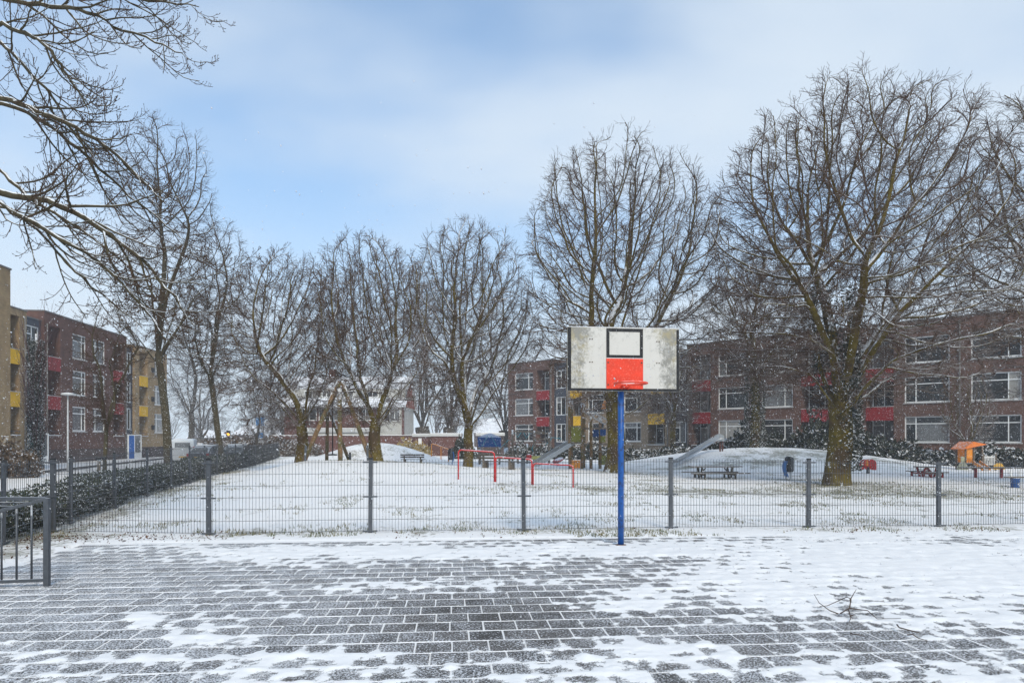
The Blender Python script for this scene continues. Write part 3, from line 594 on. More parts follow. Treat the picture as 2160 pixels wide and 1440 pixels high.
for px in (1815, 1782, 1452, 1409, 1198, 1163, 2025):
    u = uR(px); MB().tube([(u, .07, -.4), (u, .07, 10.0)], .05, 6).build('downpipe', mat('grey_downpipe', (.17, .165, .16), .6), blockR)
# --- street-side block on the left
KL = 2.4e-5
def pl(px): d = 1 / (KL * (930 - px)); return Vector((GX(px, d), d))
E0 = pl(352); tL = (pl(30) - E0).normalized()
blockL = thing('apartment_block', 'brown and yellow brick apartment block across the street at far left', 'building', (E0.x, E0.y, -.45), math.atan2(tL.y, tL.x))
def uL(px): return (pl(px) - E0).dot(tL)
FL = [2.75, 5.6, 8.5]; HL = 1.95
for a, b, mm, pm, top, items in [(352, 284, m_beige, m_yellow, 11.0, [('w', 346, 326, 'R'), ('b', 311, 294)]),
                                 (267, 93, m_brown, m_redpanel, 11.45, [('b', 260, 239), ('w', 222, 196, 'R'), ('w', 182, 153, 'L'), ('b', 127, 99)]),
                                 (56, -20, m_beige, m_yellow, 11.0, [('b', 41, 20)])]:
    ops = []
    for it in items:
        u0, u1 = uL(it[1]), uL(it[2])
        for z in FL: ops.append((u0, u1, z, z + HL, .16) if it[0] == 'w' else (u0, u1, z - .3, z + HL + .1, 1.2))
    w = wall_part(blockL, uL(a), uL(b), -.5, top, ops, mm)
    B(uL(a) + .01, uL(b) - .01, .001, .03, -.5, 1.35).build('plinth', m_plinth, w)
    for it in items:
        u0, u1 = uL(it[1]), uL(it[2])
        for k, z in enumerate(FL):
            if it[0] == 'w': window(blockL, u0, u1, z, z + HL, -.12, it[3], .09)
            else: balcony(blockL, u0, u1, z - .3, z + HL + .1, pm, 'panel' if k else 'rail', 1.2)
    if mm is m_beige and a == 352:
        for z in FL: B(uL(323), uL(319), .002, .14, z + .3, z + .75).build('wall_vent', m_dark, blockL)
for a, b, dm in ((284, 267, m_bluedoor), (93, 56, m_tealdoor)):
    u0, u1 = uL(a) + .002, uL(b) - .002; z3 = [3.0, 5.5, 8.2]; wd = min(1.9, (u1 - u0) - .5); c = (u0 + u1) / 2
    ops = [(c - wd / 2, c + wd / 2, z, z + 2.0, .14) for z in z3] + [(c - wd / 2, c + wd / 2, -.2, 2.55, .3)]
    w = wall_part(blockL, u0, u1, -.5, 10.7, ops, m_slate, v=-.2)
    for z in z3: window(blockL, c - wd / 2, c + wd / 2, z, z + 2.0, -.31, 'S', .085, False)
    f = MB(); y0, y1 = .06, .16; p, q = (uL(295), uL(267)) if dm is m_bluedoor else (uL(98), uL(56)); t = .12; mid = p + (q - p) * .52
    B(p + .01, q - .01, .032, .058, -.2, 2.54).build('entrance_back', m_slate, blockL)
    f.box(p, p + t, y0, y1, -.2, 2.55); f.box(q - t, q, y0, y1, -.2, 2.55); f.box(p + t, q - t, y0, y1, 2.45, 2.55); f.box(mid - .04, mid + .04, y0, y1, -.2, 2.45)
    d = f.build('entrance', m_white, blockL); B(mid + .041, q - t, y0 + .02, y1 - .02, -.18, 2.44).build('door', dm, d)
    B(p + t, mid - .041, y0 + .03, y1 - .03, .9, 2.44).build('pane', m_glass2, d); B(p + t, mid - .041, y0 + .03, y1 - .03, -.18, .88).build('door_panel', m_white, d)
for px in (264, 97, 50): u = uL(px); MB().tube([(u, .09, -.3), (u, .09, 10.6)], .05, 6).build('downpipe', mat('grey_downpipe', (.17, .165, .16), .6), blockL)
# nearer projecting wing, only its edge in view
E1 = Vector((GX(22, 36.3), 36.3)); wing = thing('apartment_wing', 'projecting beige brick apartment wing at the left edge', 'building', (E1.x, E1.y, -.3), math.atan2(tL.y, tL.x))
ops = [(3.5, 6.3, z, z + 1.9, .16) for z in FL]
wall_part(wing, 0, 16, -.4, 10.95, ops, m_beige); [window(wing, 3.5, 6.3, z, z + 1.9) for z in FL]
# --- house behind the swing
D = 80.0; hx0, hx1 = GX(600, D), GX(852, D)
house = thing('house', 'two storey brick house with snowy tiled roof and dormers behind the swing', 'house', ((hx0 + hx1) / 2, D, 0))
wd = hx1 - hx0; x0, x1 = -wd / 2, wd / 2
m = MB()
def hz(py): return EYE - (py - HOR) * D / FPX
def hx(px): return GX(px, D) - (hx0 + hx1) / 2
def roof_mat():
    m = bpy.data.materials.new('snowy_roof_tile'); m.use_nodes = True; nt = m.node_tree; N = nt.nodes.new; L = nt.links.new; p = nt.nodes['Principled BSDF']; p.inputs['Roughness'].default_value = .8
    tc = N('ShaderNodeTexCoord'); b = N('ShaderNodeTexBrick'); b.offset = 0; b.inputs['Scale'].default_value = 1; b.inputs['Brick Width'].default_value = .30; b.inputs['Row Height'].default_value = .33; b.inputs['Mortar Size'].default_value = .035; b.inputs['Mortar Smooth'].default_value = .6
    sp = N('ShaderNodeSeparateXYZ'); cb = N('ShaderNodeCombineXYZ'); L(tc.outputs['Object'], sp.inputs[0]); L(sp.outputs['X'], cb.inputs[0]); L(sp.outputs['Z'], cb.inputs[1]); L(cb.outputs[0], b.inputs['Vector'])
    n = N('ShaderNodeTexNoise'); n.inputs['Scale'].default_value = .8; n.inputs['Detail'].default_value = 5; L(tc.outputs['Object'], n.inputs['Vector'])
    r = N('ShaderNodeMapRange'); r.inputs['From Min'].default_value = .3; r.inputs['From Max'].default_value = .75; r.inputs['To Min'].default_value = .15; r.inputs['To Max'].default_value = .75; L(n.outputs[0], r.inputs['Value'])
    mu = N('ShaderNodeMath'); mu.operation = 'MULTIPLY'; L(b.outputs['Fac'], mu.inputs[0]); L(r.outputs[0], mu.inputs[1])
    mx = N('ShaderNodeMix'); mx.data_type = 'RGBA'; mx.inputs['A'].default_value = (.80, .81, .84, 1); mx.inputs['B'].default_value = (.16, .085, .07, 1); L(mu.outputs[0], mx.inputs['Factor']); L(mx.outputs['Result'], p.inputs['Base Color']); return m
m_roof = roof_mat()
eav = hz(857)
wins = [('w', 636, 668), ('w', 672, 718), ('w', 755, 786)]
ops = [(hx(a), hx(b), hz(887), hz(861), .14) for _, a, b in wins]
# facade faces the camera: local frame flipped through an Empty-free mirrored build (x right, outward = -y)
def yflip(mb): mb.v = [(x, -y, z) for x, y, z in mb.v]; mb.f = [f[::-1] for f in mb.f]; return mb
def house_wall(a, b, z0, z1, ops, mm, deep):
    mb = MB(); zs = sorted({z0, z1, *[o[2] for o in ops], *[o[3] for o in ops]}); us = sorted({a, b, *[o[0] for o in ops], *[o[1] for o in ops]})
    for p, q in zip(us[:-1], us[1:]):
        for r, s in zip(zs[:-1], zs[1:]):
            if any(o[0] < (p + q) / 2 < o[1] and o[2] < (r + s) / 2 < o[3] for o in ops): continue
            mb.add([(p, 0, r), (q, 0, r), (q, 0, s), (p, 0, s)], [(0, 1, 2, 3)])
    for p, q, r, s, e in ops: mb.add([(p, 0, r), (q, 0, r), (q, 0, s), (p, 0, s), (p, e, r), (q, e, r), (q, e, s), (p, e, s)], [(0, 4, 5, 1), (1, 5, 6, 2), (2, 6, 7, 3), (3, 7, 4, 0), (4, 7, 6, 5)])
    mb.add([(a, 0, z0), (b, 0, z0), (b, deep, z0), (a, deep, z0), (a, 0, z1), (b, 0, z1), (b, deep, z1), (a, deep, z1)], [(1, 2, 6, 5), (2, 3, 7, 6), (3, 0, 4, 7), (4, 5, 6, 7)])
    return mb.build('wall', mm, house)
def hwin(a, b, z0, z1, y=-.02, n=2, par=None):
    f = MB(); t = .1; f.box(a, a + t, y, y + .09, z0, z1); f.box(b - t, b, y, y + .09, z0, z1); f.box(a + t, b - t, y, y + .09, z0, z0 + t); f.box(a + t, b - t, y, y + .09, z1 - t, z1)
    w = (b - a - 2 * t) / n
    for k in range(1, n): f.box(a + t + w * k - .04, a + t + w * k + .04, y, y + .09, z0 + t, z1 - t)
    o = f.build('window', m_white, par or house)
    for k in range(n): B(a + t + w * k + (.041 if k else 0), a + t + w * (k + 1) - (.041 if k < n - 1 else 0), y + .04, y + .06, z0 + t, z1 - t).build('pane', random.choice([m_glass, m_glass2, m_glass]), o)
ops = [(hx(a), hx(b), hz(887), hz(860), .2) for _, a, b in wins]
house_wall(x0, hx(800), -.3, eav, ops, m_redbrick, 9); [hwin(o[0], o[1], o[2], o[3], .06) for o in ops]
m_cream = mat('cream_cladding', (.46, .45, .42), .7, 0, .3, .12, 2)
bay = B(hx(800) + .002, hx(849), -.5, 9, -.3, eav).build('bay_wall', m_cream, house); hwin(hx(812), hx(846), hz(889), hz(861), -.56, 3, bay)
B(hx(849) + .002, hx(853), -.55, .0, -.3, eav - .1).build('brick_pier', m_redbrick, house)
def slab(pts, name, mm, th=.14, par=house):
    n = (Vector(pts[1]) - Vector(pts[0])).cross(Vector(pts[2]) - Vector(pts[0])).normalized() * th
    MB().add([*pts, *[Vector(p) - n for p in pts]], [(0, 1, 2, 3), (7, 6, 5, 4), (0, 4, 5, 1), (1, 5, 6, 2), (2, 6, 7, 3), (3, 7, 4, 0)]).build(name, mm, par)
zA, zB, zC = eav, hz(838), hz(786)
slab([(x0 - .4, -.9, zA), (x1 + .3, -.9, zA), (x1 + .3, 1.0, zB), (x0 - .4, 1.0, zB)], 'roof', m_roof)
slab([(x0 - .4, 1.1, hz(818)), (x1 + .3, 1.1, hz(818)), (x1 + .3, 5.2, zC), (x0 - .4, 5.2, zC)], 'roof', m_roof)
slab([(x1 + .3, 9.6, zA), (x0 - .4, 9.6, zA), (x0 - .4, 5.25, zC), (x1 + .3, 5.25, zC)], 'roof', m_roof)
dorm = B(x0, x1, 1.02, 8.5, zA - .1, hz(819)).build('dormer_wall', m_cream, house)
for xg_, ff_ in ((x0 - .02, (0, 2, 1)), (x1 + .02, (0, 1, 2))): MB().add([(xg_, .0, eav), (xg_, 9, eav), (xg_, 5.2, zC - .15)], [ff_]).build('gable', mat('red_gable_tile', (.24, .075, .05), .8), house)
for a, b in ((637, 655), (674, 694), (720, 742), (770, 795)): hwin(hx(a), hx(b), hz(837), hz(822), .93, 2, dorm)
B(x0 + 4, x0 + 4.7, 4.6, 5.3, zC - .6, zC + .9).build('chimney', m_redbrick, house)
# flat carport roofs and brick garden walls in front of it
def shed(px0, px1, d, ytop, ybot_z, label, mm, fascia=True, deep=3.0, name='garden_shed', cat='shed', fh=.32):
    a, b = GX(px0, d), GX(px1, d); zt = EYE - (ytop - HOR) * d / FPX; c = thing(name, label, cat, ((a + b) / 2, d, 0)); w = (b - a) / 2
    B(-w, w, 0, deep, ybot_z, zt - fh).build('wall', mm, c)
    if fascia: B(-w - .12, w + .12, -.15, deep + .1, zt - fh + .002, zt - .06).build('fascia', m_fascia, c)
    B(-w - .1, w + .1, -.13, deep + .08, zt - .058, zt).build('roof_snow', m_snow, c)
    return c
shed(640, 778, 76, 902, -.3, 'flat white carport with snow on its roof against the house', m_cream, deep=3.2, name='carport', cat='carport', fh=.5)
shed(578, 930, 71, 917, -.3, 'long red brick garden wall behind the swing and snow mound', m_redbrick, False, .4, 'garden_wall', 'wall', .06)
s1 = shed(872, 909, 69.5, 914, -.3, 'left brick shed with white roof edge beside the straw coloured bush', m_redbrick)
B(-.4, -.05, -.045, -.004, -.28, 1.75).build('door', m_white, s1)
shed(909, 970, 67.5, 913, -.3, 'red brick shed with white roof edge behind the blue bin', m_redbrick)
shed(1006, 1062, 69, 912, -.3, 'brick shed with snowy flat roof behind the blue playhouse', m_plinth)
# hazy far houses down the street
for px0, px1, d, yt, lab in ((490, 602, 150, 890, 'pale grey house fading in the snow beyond the parked cars'), (1000, 1075, 140, 880, 'pale far house seen between the grey tree trunks'), (855, 875, 120, 905, 'small pale gabled house beyond the brick sheds'), (395, 470, 190, 905, 'low faint house at the end of the street')):
    a, b = GX(px0, d), GX(px1, d); w = (b - a) / 2; zt = EYE - (yt - HOR) * d / FPX; e = zt * .55
    h = thing('far_house', lab, 'house', ((a + b) / 2, d, -.4)); B(-w, w, 0, 9, 0, e).build('wall', m_plinth, h)
    MB().add([(-w - .3, -.4, e + .01), (w + .3, -.4, e + .01), (w + .3, 9.4, e + .01), (-w - .3, 9.4, e + .01), (-w * .7, 4.5, zt + .3), (w * .7, 4.5, zt + .3)], [(0, 1, 5, 4), (1, 2, 5), (2, 3, 4, 5), (3, 0, 4), (3, 2, 1, 0)]).build('roof', m_roof, h)
    n = max(2, int(w * 2 / 3))
    for k in range(n):
        c = -w + (k + .5) * 2 * w / n; f = B(c - .6, c + .6, -.05, -.002, e * .4, e * .75).build('window', m_white, h); B(c - .5, c + .5, -.07, -.052, e * .43, e * .72).build('pane', m_glass, f)

# ------------------------------------------------------------ street, kerb
SL = -.2526; SN = math.hypot(1, SL); sd = Vector((SL / SN, 1 / SN, 0)); sn = Vector((-1 / SN, SL / SN, 0))     # along / away from the lawn
def sp(y, off): return Vector((xfence(y), y, 0)) + sn * off
m_road = mat('snowy_road', (.80, .815, .85), .6, 0, .3, .06, 1.2, bump=.3, bscale=4, col2=(.42, .42, .44), c2scale=.9, c2amt=.42, coord='World')
ys = np.linspace(3, 120, 60); v = []; f = []
for y in ys:
    for off in (3.6, 6, 8.5, 11.0): p = sp(y, off); v.append((p.x, p.y, -.262))
for i in range(len(ys) - 1):
    for j in range(3): b = i * 4 + j; f.append((b, b + 4, b + 5, b + 1))
me = bpy.data.meshes.new('street'); me.from_pydata(v, [], f); tagp(link('street', me, m_road), 'snow covered street beside the hedge', kind='structure')
pav = MB(); pav.v = [tuple(sp(3, 11.17) + Vector((0, 0, -.14))), tuple(sp(120, 11.17) + Vector((0, 0, -.14))), tuple(sp(120, 13.4) + Vector((0, 0, -.14))), tuple(sp(3, 13.4) + Vector((0, 0, -.14)))]; pav.f = [(0, 1, 2, 3)]; pav.sm = [False]
pavo = pav.build('pavement', mat('snowy_pavement', (.78, .795, .83), .6, 0, .3, .08, 2, bump=.3, coord='World')); tagp(pavo, 'snowy pavement across the street', kind='structure')
for k in range(60):
    y = 14 + k * 1.0; MB().beam(sp(y, 11.08) + Vector((0, 0, -.225)), sp(y, 11.08) + sd * .985 + Vector((0, 0, -.225)), .14, .20).build('kerb_stone', mat('dark_kerb', (.085, .083, .085), .9, 0, .2, .25, 5), pavo, True)
v = [tuple(sp(y, 13.4) + Vector((0, 0, -.145))) for y in (3, 120)] + [tuple(sp(y, 40) + Vector((0, 0, -.145))) for y in (120, 3)]
me = bpy.data.meshes.new('verge'); me.from_pydata(v, [], [(0, 1, 2, 3)]); tagp(link('verge', me, MATS['snowy_lawn'] if 'snowy_lawn' in MATS else ground.data.materials[0]), 'snowy verge before the apartment block', kind='structure')

# ------------------------------------------------------------ vehicles
def vehicle(name, label, px, d, L, Wd, Hh, paint, van=False, turn=0):
    x = GX(px, d); t = thing(name, label, 'van' if van else 'car', (x, d, -.262), math.atan2(sd.y, sd.x) - math.pi / 2 + turn, 'vehicles parked along the street')
    # side profile (y along the car: rear at -L/2, z)
    if van: low = [(-L / 2, .35), (L / 2, .35), (L / 2, .75), (L * .30, 1.02)]; cab = [(-L / 2 + .02, 1.0), (L * .30, 1.0), (L * .17, Hh - .03), (L * .1, Hh), (-L / 2 + .12, Hh - .02), (-L / 2 + .03, Hh - .15)]; bodyz = 1.0
    else: cab = [(-L * .46, .88), (L * .24, .86), (L * .06, Hh - .04), (-L * .04, Hh), (-L * .25, Hh - .03), (-L * .38, Hh - .22)]; bodyz = .88
    m = MB(); body = [(-L / 2, .38), (-L / 2 + .05, .26), (L / 2 - .05, .26), (L / 2, .40), (L / 2 - .03, .66), (L * .26, bodyz), (-L / 2 + .02, bodyz), (-L / 2, bodyz - .12)]
    n = len(body); w = Wd / 2
    def loft(prof, w0, w1, zlo, zhi):
        q = [w0 + (w1 - w0) * max(0, min(1, (z - zlo) / (zhi - zlo))) for y, z in prof]; k = len(prof)
        return [(-a, y, z) for a, (y, z) in zip(q, prof)] + [(a, y, z) for a, (y, z) in zip(q, prof)], [tuple(range(k)), tuple(range(2 * k - 1, k - 1, -1))] + [(i, k + i, k + (i + 1) % k, (i + 1) % k) for i in range(k)]
    m.add(*loft(body, w, w * .96, .5, bodyz)); b = m.build('body', paint, t, bevel=.05)
    c = MB(); c.add(*loft(cab, w * .955, w * (.9 if van else .78), bodyz, Hh)); c.build('cabin', paint, b, bevel=.04)
    g = MB(); wt = lambda z: w * .955 + (w * (.9 if van else .78) - w * .955) * (z - bodyz) / (Hh - bodyz)
    zt, zb = Hh - .13, bodyz + .06
    if van: side = [(L * .04, L * .17, L * .10)]; yr = lambda z: -L / 2 + .02
    else: side = [(-L * .33, -L * .10, -L * .12), (-L * .07, L * .17, L * .05)]
    for (y0, y1, y2) in side:
        for s in (-1, 1): g.add([(s * (wt(zb) + .004), y0, zb), (s * (wt(zb) + .004), y1, zb), (s * (wt(zt) + .012), y2, zt), (s * (wt(zt) + .012), y0 + (0 if y0 > -L * .3 else .25), zt)], [(0, 1, 2, 3) if s > 0 else (3, 2, 1, 0)])
    g.build('side_window', m_glass, b)
    r = MB()
    if van: ya = -L / 2 - .035; r.add([(-w * .62, ya + .052, zb + .22), (w * .62, ya + .052, zb + .22), (w * .60, ya + .052, zt - .14), (-w * .60, ya + .052, zt - .14)], [(0, 1, 2, 3)])
    else: r.add([(-w * .8, -L * .452 - .03, zb), (w * .8, -L * .452 - .03, zb), (w * .68, -L * .37 - .06, zt - .05), (-w * .68, -L * .37 - .06, zt - .05)], [(0, 1, 2, 3)])
    r.build('rear_window', m_glass2, b)
    for s in (-1, 1):
        B(s * w * .93 - .07, s * w * .93 + .07, -L / 2 - .03, -L / 2 + .1, .62, (1.35 if van else .84)).build('tail_light', m_redtoy, b)
        for y in (-L * .31, L * .31): 
            wh = MB().tube([(s * (w - .19), y, .30), (s * (w + .01), y, .30)], .30, 16).build('wheel', m_black, t); MB().tube([(s * (w + .011), y, .30), (s * (w + .02), y, .30)], .18, 10).build('rim', m_steel, wh)
    B(-.26, .26, -L / 2 - .02, -L / 2 + .02, .48, .58).build('number_plate', m_yellow, b)
    sn_ = B(-w * .76, w * .76, -L * (.44 if van else .28), L * (.12 if van else .03), Hh - .03, Hh + .05).build('roof_snow', m_snow, b, bevel=.02)
    return t
m_cw = mat('white_car_paint', (.70, .71, .72), .3, 0, .5, .05, 2, snow=.9, sthr=.6); m_cg = mat('grey_car_paint', (.10, .10, .11), .3, .3, .5, .1, 2, snow=.9, sthr=.55); m_cd = mat('dark_car_paint', (.05, .055, .065), .3, .3, .5, .1, 2, snow=.9, sthr=.55)
vehicle('parked_van', 'white van parked behind the leaning tree trunk', 391, 56, 4.4, 1.8, 1.92, m_cw, True, R(6))
vehicle('parked_car', 'white car parked just beyond the white van', 412, 66, 4.1, 1.72, 1.5, m_cw, turn=R(6))
vehicle('parked_car', 'grey car with snowy roof parked between the two trunks', 447, 54, 4.1, 1.72, 1.45, m_cg, turn=R(-20))
vehicle('parked_car', 'dark car with snowy roof parked by the far fence end', 503, 58, 4.2, 1.74, 1.46, m_cd, turn=R(-4))
# ------------------------------------------------------------ trees
def unit(a): return a / (np.linalg.norm(a, axis=-1, keepdims=True) + 1e-9)
def tubes(P, Rd, S):
    """P (N,K,3), Rd (N,K) -> vertices, quads"""
    N, K, _ = P.shape; T = unit(np.gradient(P, axis=1)); ref = np.zeros_like(T); ref[..., 0] = 1; ref[np.abs(T[..., 0]) > .8] = (0, 1, 0)
    a = unit(np.cross(T, ref)); b = np.cross(T, a); th = np.arange(S) * 2 * np.pi / S
    V = P[:, :, None] + Rd[:, :, None, None] * (a[:, :, None] * np.cos(th)[:, None] + b[:, :, None] * np.sin(th)[:, None])
    i = np.arange(N * K * S).reshape(N, K, S); j = np.roll(i, -1, 2)
    q = np.stack([i[:, :-1], j[:, :-1], j[:, 1:], i[:, 1:]], -1).reshape(-1, 4)
    return V.reshape(-1, 3), q
class Acc:
    def __init__(s): s.v = []; s.q = []; s.n = 0
    def add(s, P, Rd, S): v, q = tubes(P, Rd, S); s.v.append(v); s.q.append(q + s.n); s.n += len(v)
    def mesh(s, name): return np_mesh(name, np.concatenate(s.v), np.concatenate(s.q), smooth=True)
def walk(g, start, dirs, length, segs, wig, up, drop=0):
    N = len(start); P = np.zeros((N, segs + 1, 3)); P[:, 0] = start; d = unit(dirs); st = (length / segs)[:, None]
    for k in range(segs):
        d = unit(d + g.normal(0, wig, (N, 3)) + np.array([0, 0, 1.]) * (up * (k + 1) / segs - drop)); P[:, k + 1] = P[:, k] + d * st
    return P
def inside(start, d, C, Rr):
    s = (start - C) / Rr; e = d / Rr; A = (e * e).sum(1); Bq = 2 * (s * e).sum(1); Cq = (s * s).sum(1) - 1; disc = np.maximum(Bq * Bq - 4 * A * Cq, 0)
    return np.maximum((-Bq + np.sqrt(disc)) / (2 * A), 0)
def children(g, P, Rd, n, t0, t1, ang, lfrac, lmin, lmax, segs, wig, up, rr, rtip, C, Rr, axis_xy, out=.25, drop=0):
    N, K, _ = P.shape; pi = np.repeat(np.arange(N), n); M = len(pi)
    t = t0 + (t1 - t0) * ((np.tile(np.arange(n), N) + g.random(M)) / n); f = t * (K - 1); k = np.minimum(f.astype(int), K - 2); w = (f - k)[:, None]
    st = P[pi, k] * (1 - w) + P[pi, k + 1] * w; T = unit(P[pi, k + 1] - P[pi, k]); r0 = Rd[pi, k] * (1 - w[:, 0]) + Rd[pi, k + 1] * w[:, 0]
    rnd = g.normal(0, 1, (M, 3)); ow = st - np.array([axis_xy[0], axis_xy[1], 0]); ow[:, 2] = 0; rnd = unit(rnd) + unit(ow) * out * 2
    pp = unit(rnd - (rnd * T).sum(1)[:, None] * T); a = np.radians(g.normal(ang, ang * .25, M))[:, None]
    d = unit(T * np.cos(a) + pp * np.sin(a)); rem = inside(st, d, C, Rr) if C is not None else np.full(M, 1e3)
    plen = np.linalg.norm(np.diff(P, axis=1), axis=2).sum(1)[pi]
    ln = np.clip(plen * lfrac * (1.15 - .6 * t) * g.uniform(.6, 1.25, M), lmin, lmax); ln = np.minimum(ln, np.maximum(rem * g.uniform(.8, 1.12, M), lmin * .7))
    Q = walk(g, st, d, ln, segs, wig, up, drop); ra = np.minimum(r0 * rr, np.maximum(ln * .022, rtip * 1.1)); s = np.linspace(0, 1, segs + 1)
    return Q, ra[:, None] * (1 - s) + rtip * s
def colonize(g, pos, par, att, D, kill, infl, iters=140, inertia=.45, up=.05, maxn=9000):
    """space colonisation: grow a branching skeleton (pos, par) through the attraction points att"""
    pos = list(pos); par = list(par); P = np.array(pos); nch = np.zeros(60000, int)
    d = np.full(len(att), 1e9); nr = np.zeros(len(att), int)
    def upd(lo):
        nonlocal d, nr
        Q = P[lo:]
        for c in range(0, len(Q), 400):
            dd = np.linalg.norm(att[:, None] - Q[None, c:c + 400], axis=2); j = dd.argmin(1); m = dd[np.arange(len(att)), j]; k = m < d; d = np.where(k, m, d); nr = np.where(k, j + lo + c, nr)
    upd(0)
    for it in range(iters):
        act = (d < infl) & (d > kill)
        if not act.any() or len(P) > maxn: break
        ids, inv = np.unique(nr[act], return_inverse=True); v = unit(att[act] - P[nr[act]]); s = np.zeros((len(ids), 3)); np.add.at(s, inv, v)
        pa = np.array(par)[ids]; prev = unit(P[ids] - P[np.maximum(pa, 0)]); nd = unit(unit(s) + prev * inertia + np.array([0, 0, up]) + g.normal(0, .16, s.shape)); ok = nch[ids] < 3
        ids, nd = ids[ok], nd[ok]
        if not len(ids): break
        nch[ids] += 1; lo = len(P); P = np.concatenate([P, P[ids] + nd * D]); par += list(ids); upd(lo); keep = d > kill; att = att[keep]; d = d[keep]; nr = nr[keep]
        if not len(att): break
    return P, np.array(par)
def tree(name, label, base, trunk_h, tr, C, Rr, seed, limbs=10, dens=1.0, lean=(0, 0), bark=None, twig=None, thick=1.0, spread=(8, 62), cat='tree', group='bare winter trees round the playground', natt=2300, D=.25, reach=.45, tip=.0056, expo=2.25, l5=2):
    """bare tree: base point, fork height, trunk radius, crown ellipsoid centre/radii (relative to base)"""
    g = np.random.default_rng(seed); root = thing(name, label, cat, base, 0, group); C = np.array(C, float); Rr = np.array(Rr, float); sc = Rr.max() / 6; D = D * max(sc, .45)
    big = Acc(); K = 9; s = np.linspace(0, 1, K); P = np.zeros((1, K, 3)); ph = g.uniform(0, 6)
    P[0, :, 2] = -.2 + (trunk_h + .2) * s; P[0, :, 0] = lean[0] * s ** 1.2 + .06 * np.sin(s * 5 + ph) * tr * 3; P[0, :, 1] = lean[1] * s + .05 * np.cos(s * 4 + ph) * tr * 3
    rad = tr * (1 - .16 * s) * (1 + .26 * np.exp(-s * trunk_h / .35)); big.add(P, rad[None], 16)
    pos = [P[0, -1] - np.array([0, 0, tr * .5])]; par = [-1]; az = np.arange(limbs) * 2.399963 + g.uniform(0, 6); inc = np.radians(np.linspace(spread[0], spread[1], limbs) + g.normal(0, 5, limbs)); g.shuffle(inc)
    order = np.argsort(inc); top = P[0, -1]
    for k in range(limbs):                                          # first reach of every limb, sweeping up from the fork
        z0 = trunk_h - tr * .4 - (inc[k] / math.radians(70)) * g.uniform(.0, .22) * trunk_h
        st = np.array([np.interp(z0, P[0, :, 2], P[0, :, 0]), np.interp(z0, P[0, :, 2], P[0, :, 1]), z0]); d = np.array([math.cos(az[k]) * math.sin(inc[k]), math.sin(az[k]) * math.sin(inc[k]), math.cos(inc[k])])
        ln = inside(st[None], d[None], C, Rr)[0] * reach * g.uniform(.75, 1.15); n = max(3, int(ln / D)); Q = walk(g, st[None], d[None], np.array([n * D]), n, .075, .02 if inc[k] < .7 else .05)[0]
        pos.append(Q[0]); par.append(0)
        for q in Q[1:]: pos.append(q); par.append(len(pos) - 2)
    u = unit(g.normal(0, 1, (natt, 3))); lump = .84 + .34 * fbm(u[:, 0] * 2.1 + seed, u[:, 1] * 2.1 + u[:, 2] * 1.7 + 5, 3); u = u / (np.abs(u) ** 2.4).sum(1)[:, None] ** (1 / 2.4); att = C + u * Rr * (g.random(natt) ** (1 / 2.7) * lump)[:, None]
    att = att[att[:, 2] > trunk_h * .72 + .25 * np.linalg.norm(att[:, :2] - top[:2], axis=1) * 0]
    N, pr_ = colonize(g, pos, par, att, D, D * 1.75, D * 15)
    n = len(N); kids = [[] for _ in range(n)]
    for i in range(1, n): kids[pr_[i]].append(i)
    acc = np.zeros(n); r0 = .0095 * max(sc, .6)
    for i in range(n - 1, -1, -1):
        if acc[i] == 0: acc[i] = r0 ** expo
        if pr_[i] >= 0: acc[pr_[i]] += acc[i]
    rr = acc ** (1 / expo); lim = rr[[i for i in range(1, n) if pr_[i] == 0]].max(); rr = rr * min(1.5, tr * .62 * thick / lim) if lim > 0 else rr; rr = np.maximum(rr, r0 * .8)
    groups = {}; stack = [i for i in range(1, n) if pr_[i] == 0]
    while stack:                                                    # split the skeleton into chains
        i = stack.pop(); ch = [pr_[i] if pr_[i] > 0 else i, i]; 
        if pr_[i] <= 0: ch = [i]
        while kids[i]:
            k = sorted(kids[i], key=lambda j: -acc[j]); stack += k[1:]; i = k[0]; ch.append(i)
        if len(ch) > 1: groups.setdefault(len(ch), []).append(ch)
    thin = Acc(); rs = rr.copy()
    for K_, chs in groups.items():
        ch = np.array(chs); Pp = N[ch]; Rd = rr[ch].copy(); Rd[:, 0] = np.minimum(Rd[:, 0], Rd[:, 1] * 1.15)
        if K_ > 4: Pp[:, 1:-1] = (Pp[:, :-2] + 2 * Pp[:, 1:-1] + Pp[:, 2:]) / 4
        fat = Rd[:, 1] > .03
        if fat.any(): big.add(Pp[fat], Rd[fat], 8)
        if (~fat).any(): thin.add(Pp[~fat], Rd[~fat], 4)
    e = np.array([i for i in range(1, n) if pr_[i] > 0 and rr[i] < .05]); seg = np.stack([N[pr_[e]], N[e]], 1); sr = np.stack([np.minimum(rr[e], .02)] * 2, 1)
    # fine side twigs and their forks
    n4 = max(1, int(round(3.0 * dens))); L4, R4 = children(g, seg, sr, n4, 0, 1, 44, 1.0, .9 * D, 2.3 * D, 2, .20, .05, .85, tip, None, None, (C[0], C[1]), .35)
    s4 = g.uniform(.8, 2.6, len(L4)) * D / (np.linalg.norm(L4[:, -1] - L4[:, 0], axis=1) + 1e-6); L4 = L4[:, :1] + (L4 - L4[:, :1]) * np.minimum(s4, 2.2)[:, None, None]; thin.add(L4, R4, 3)
    L5, R5 = children(g, L4, R4, max(1, int(round(l5 * dens))), .2, 1, 42, .62, .6 * D, 1.8 * D, 1, .18, .03, .85, tip * .85, None, None, (C[0], C[1]), .2); thin.add(L5, R5, 3)
    link('trunk', big.mesh('trunk'), bark or m_bark, root); link('crown', thin.mesh('crown'), twig or m_twig, root)
    return root
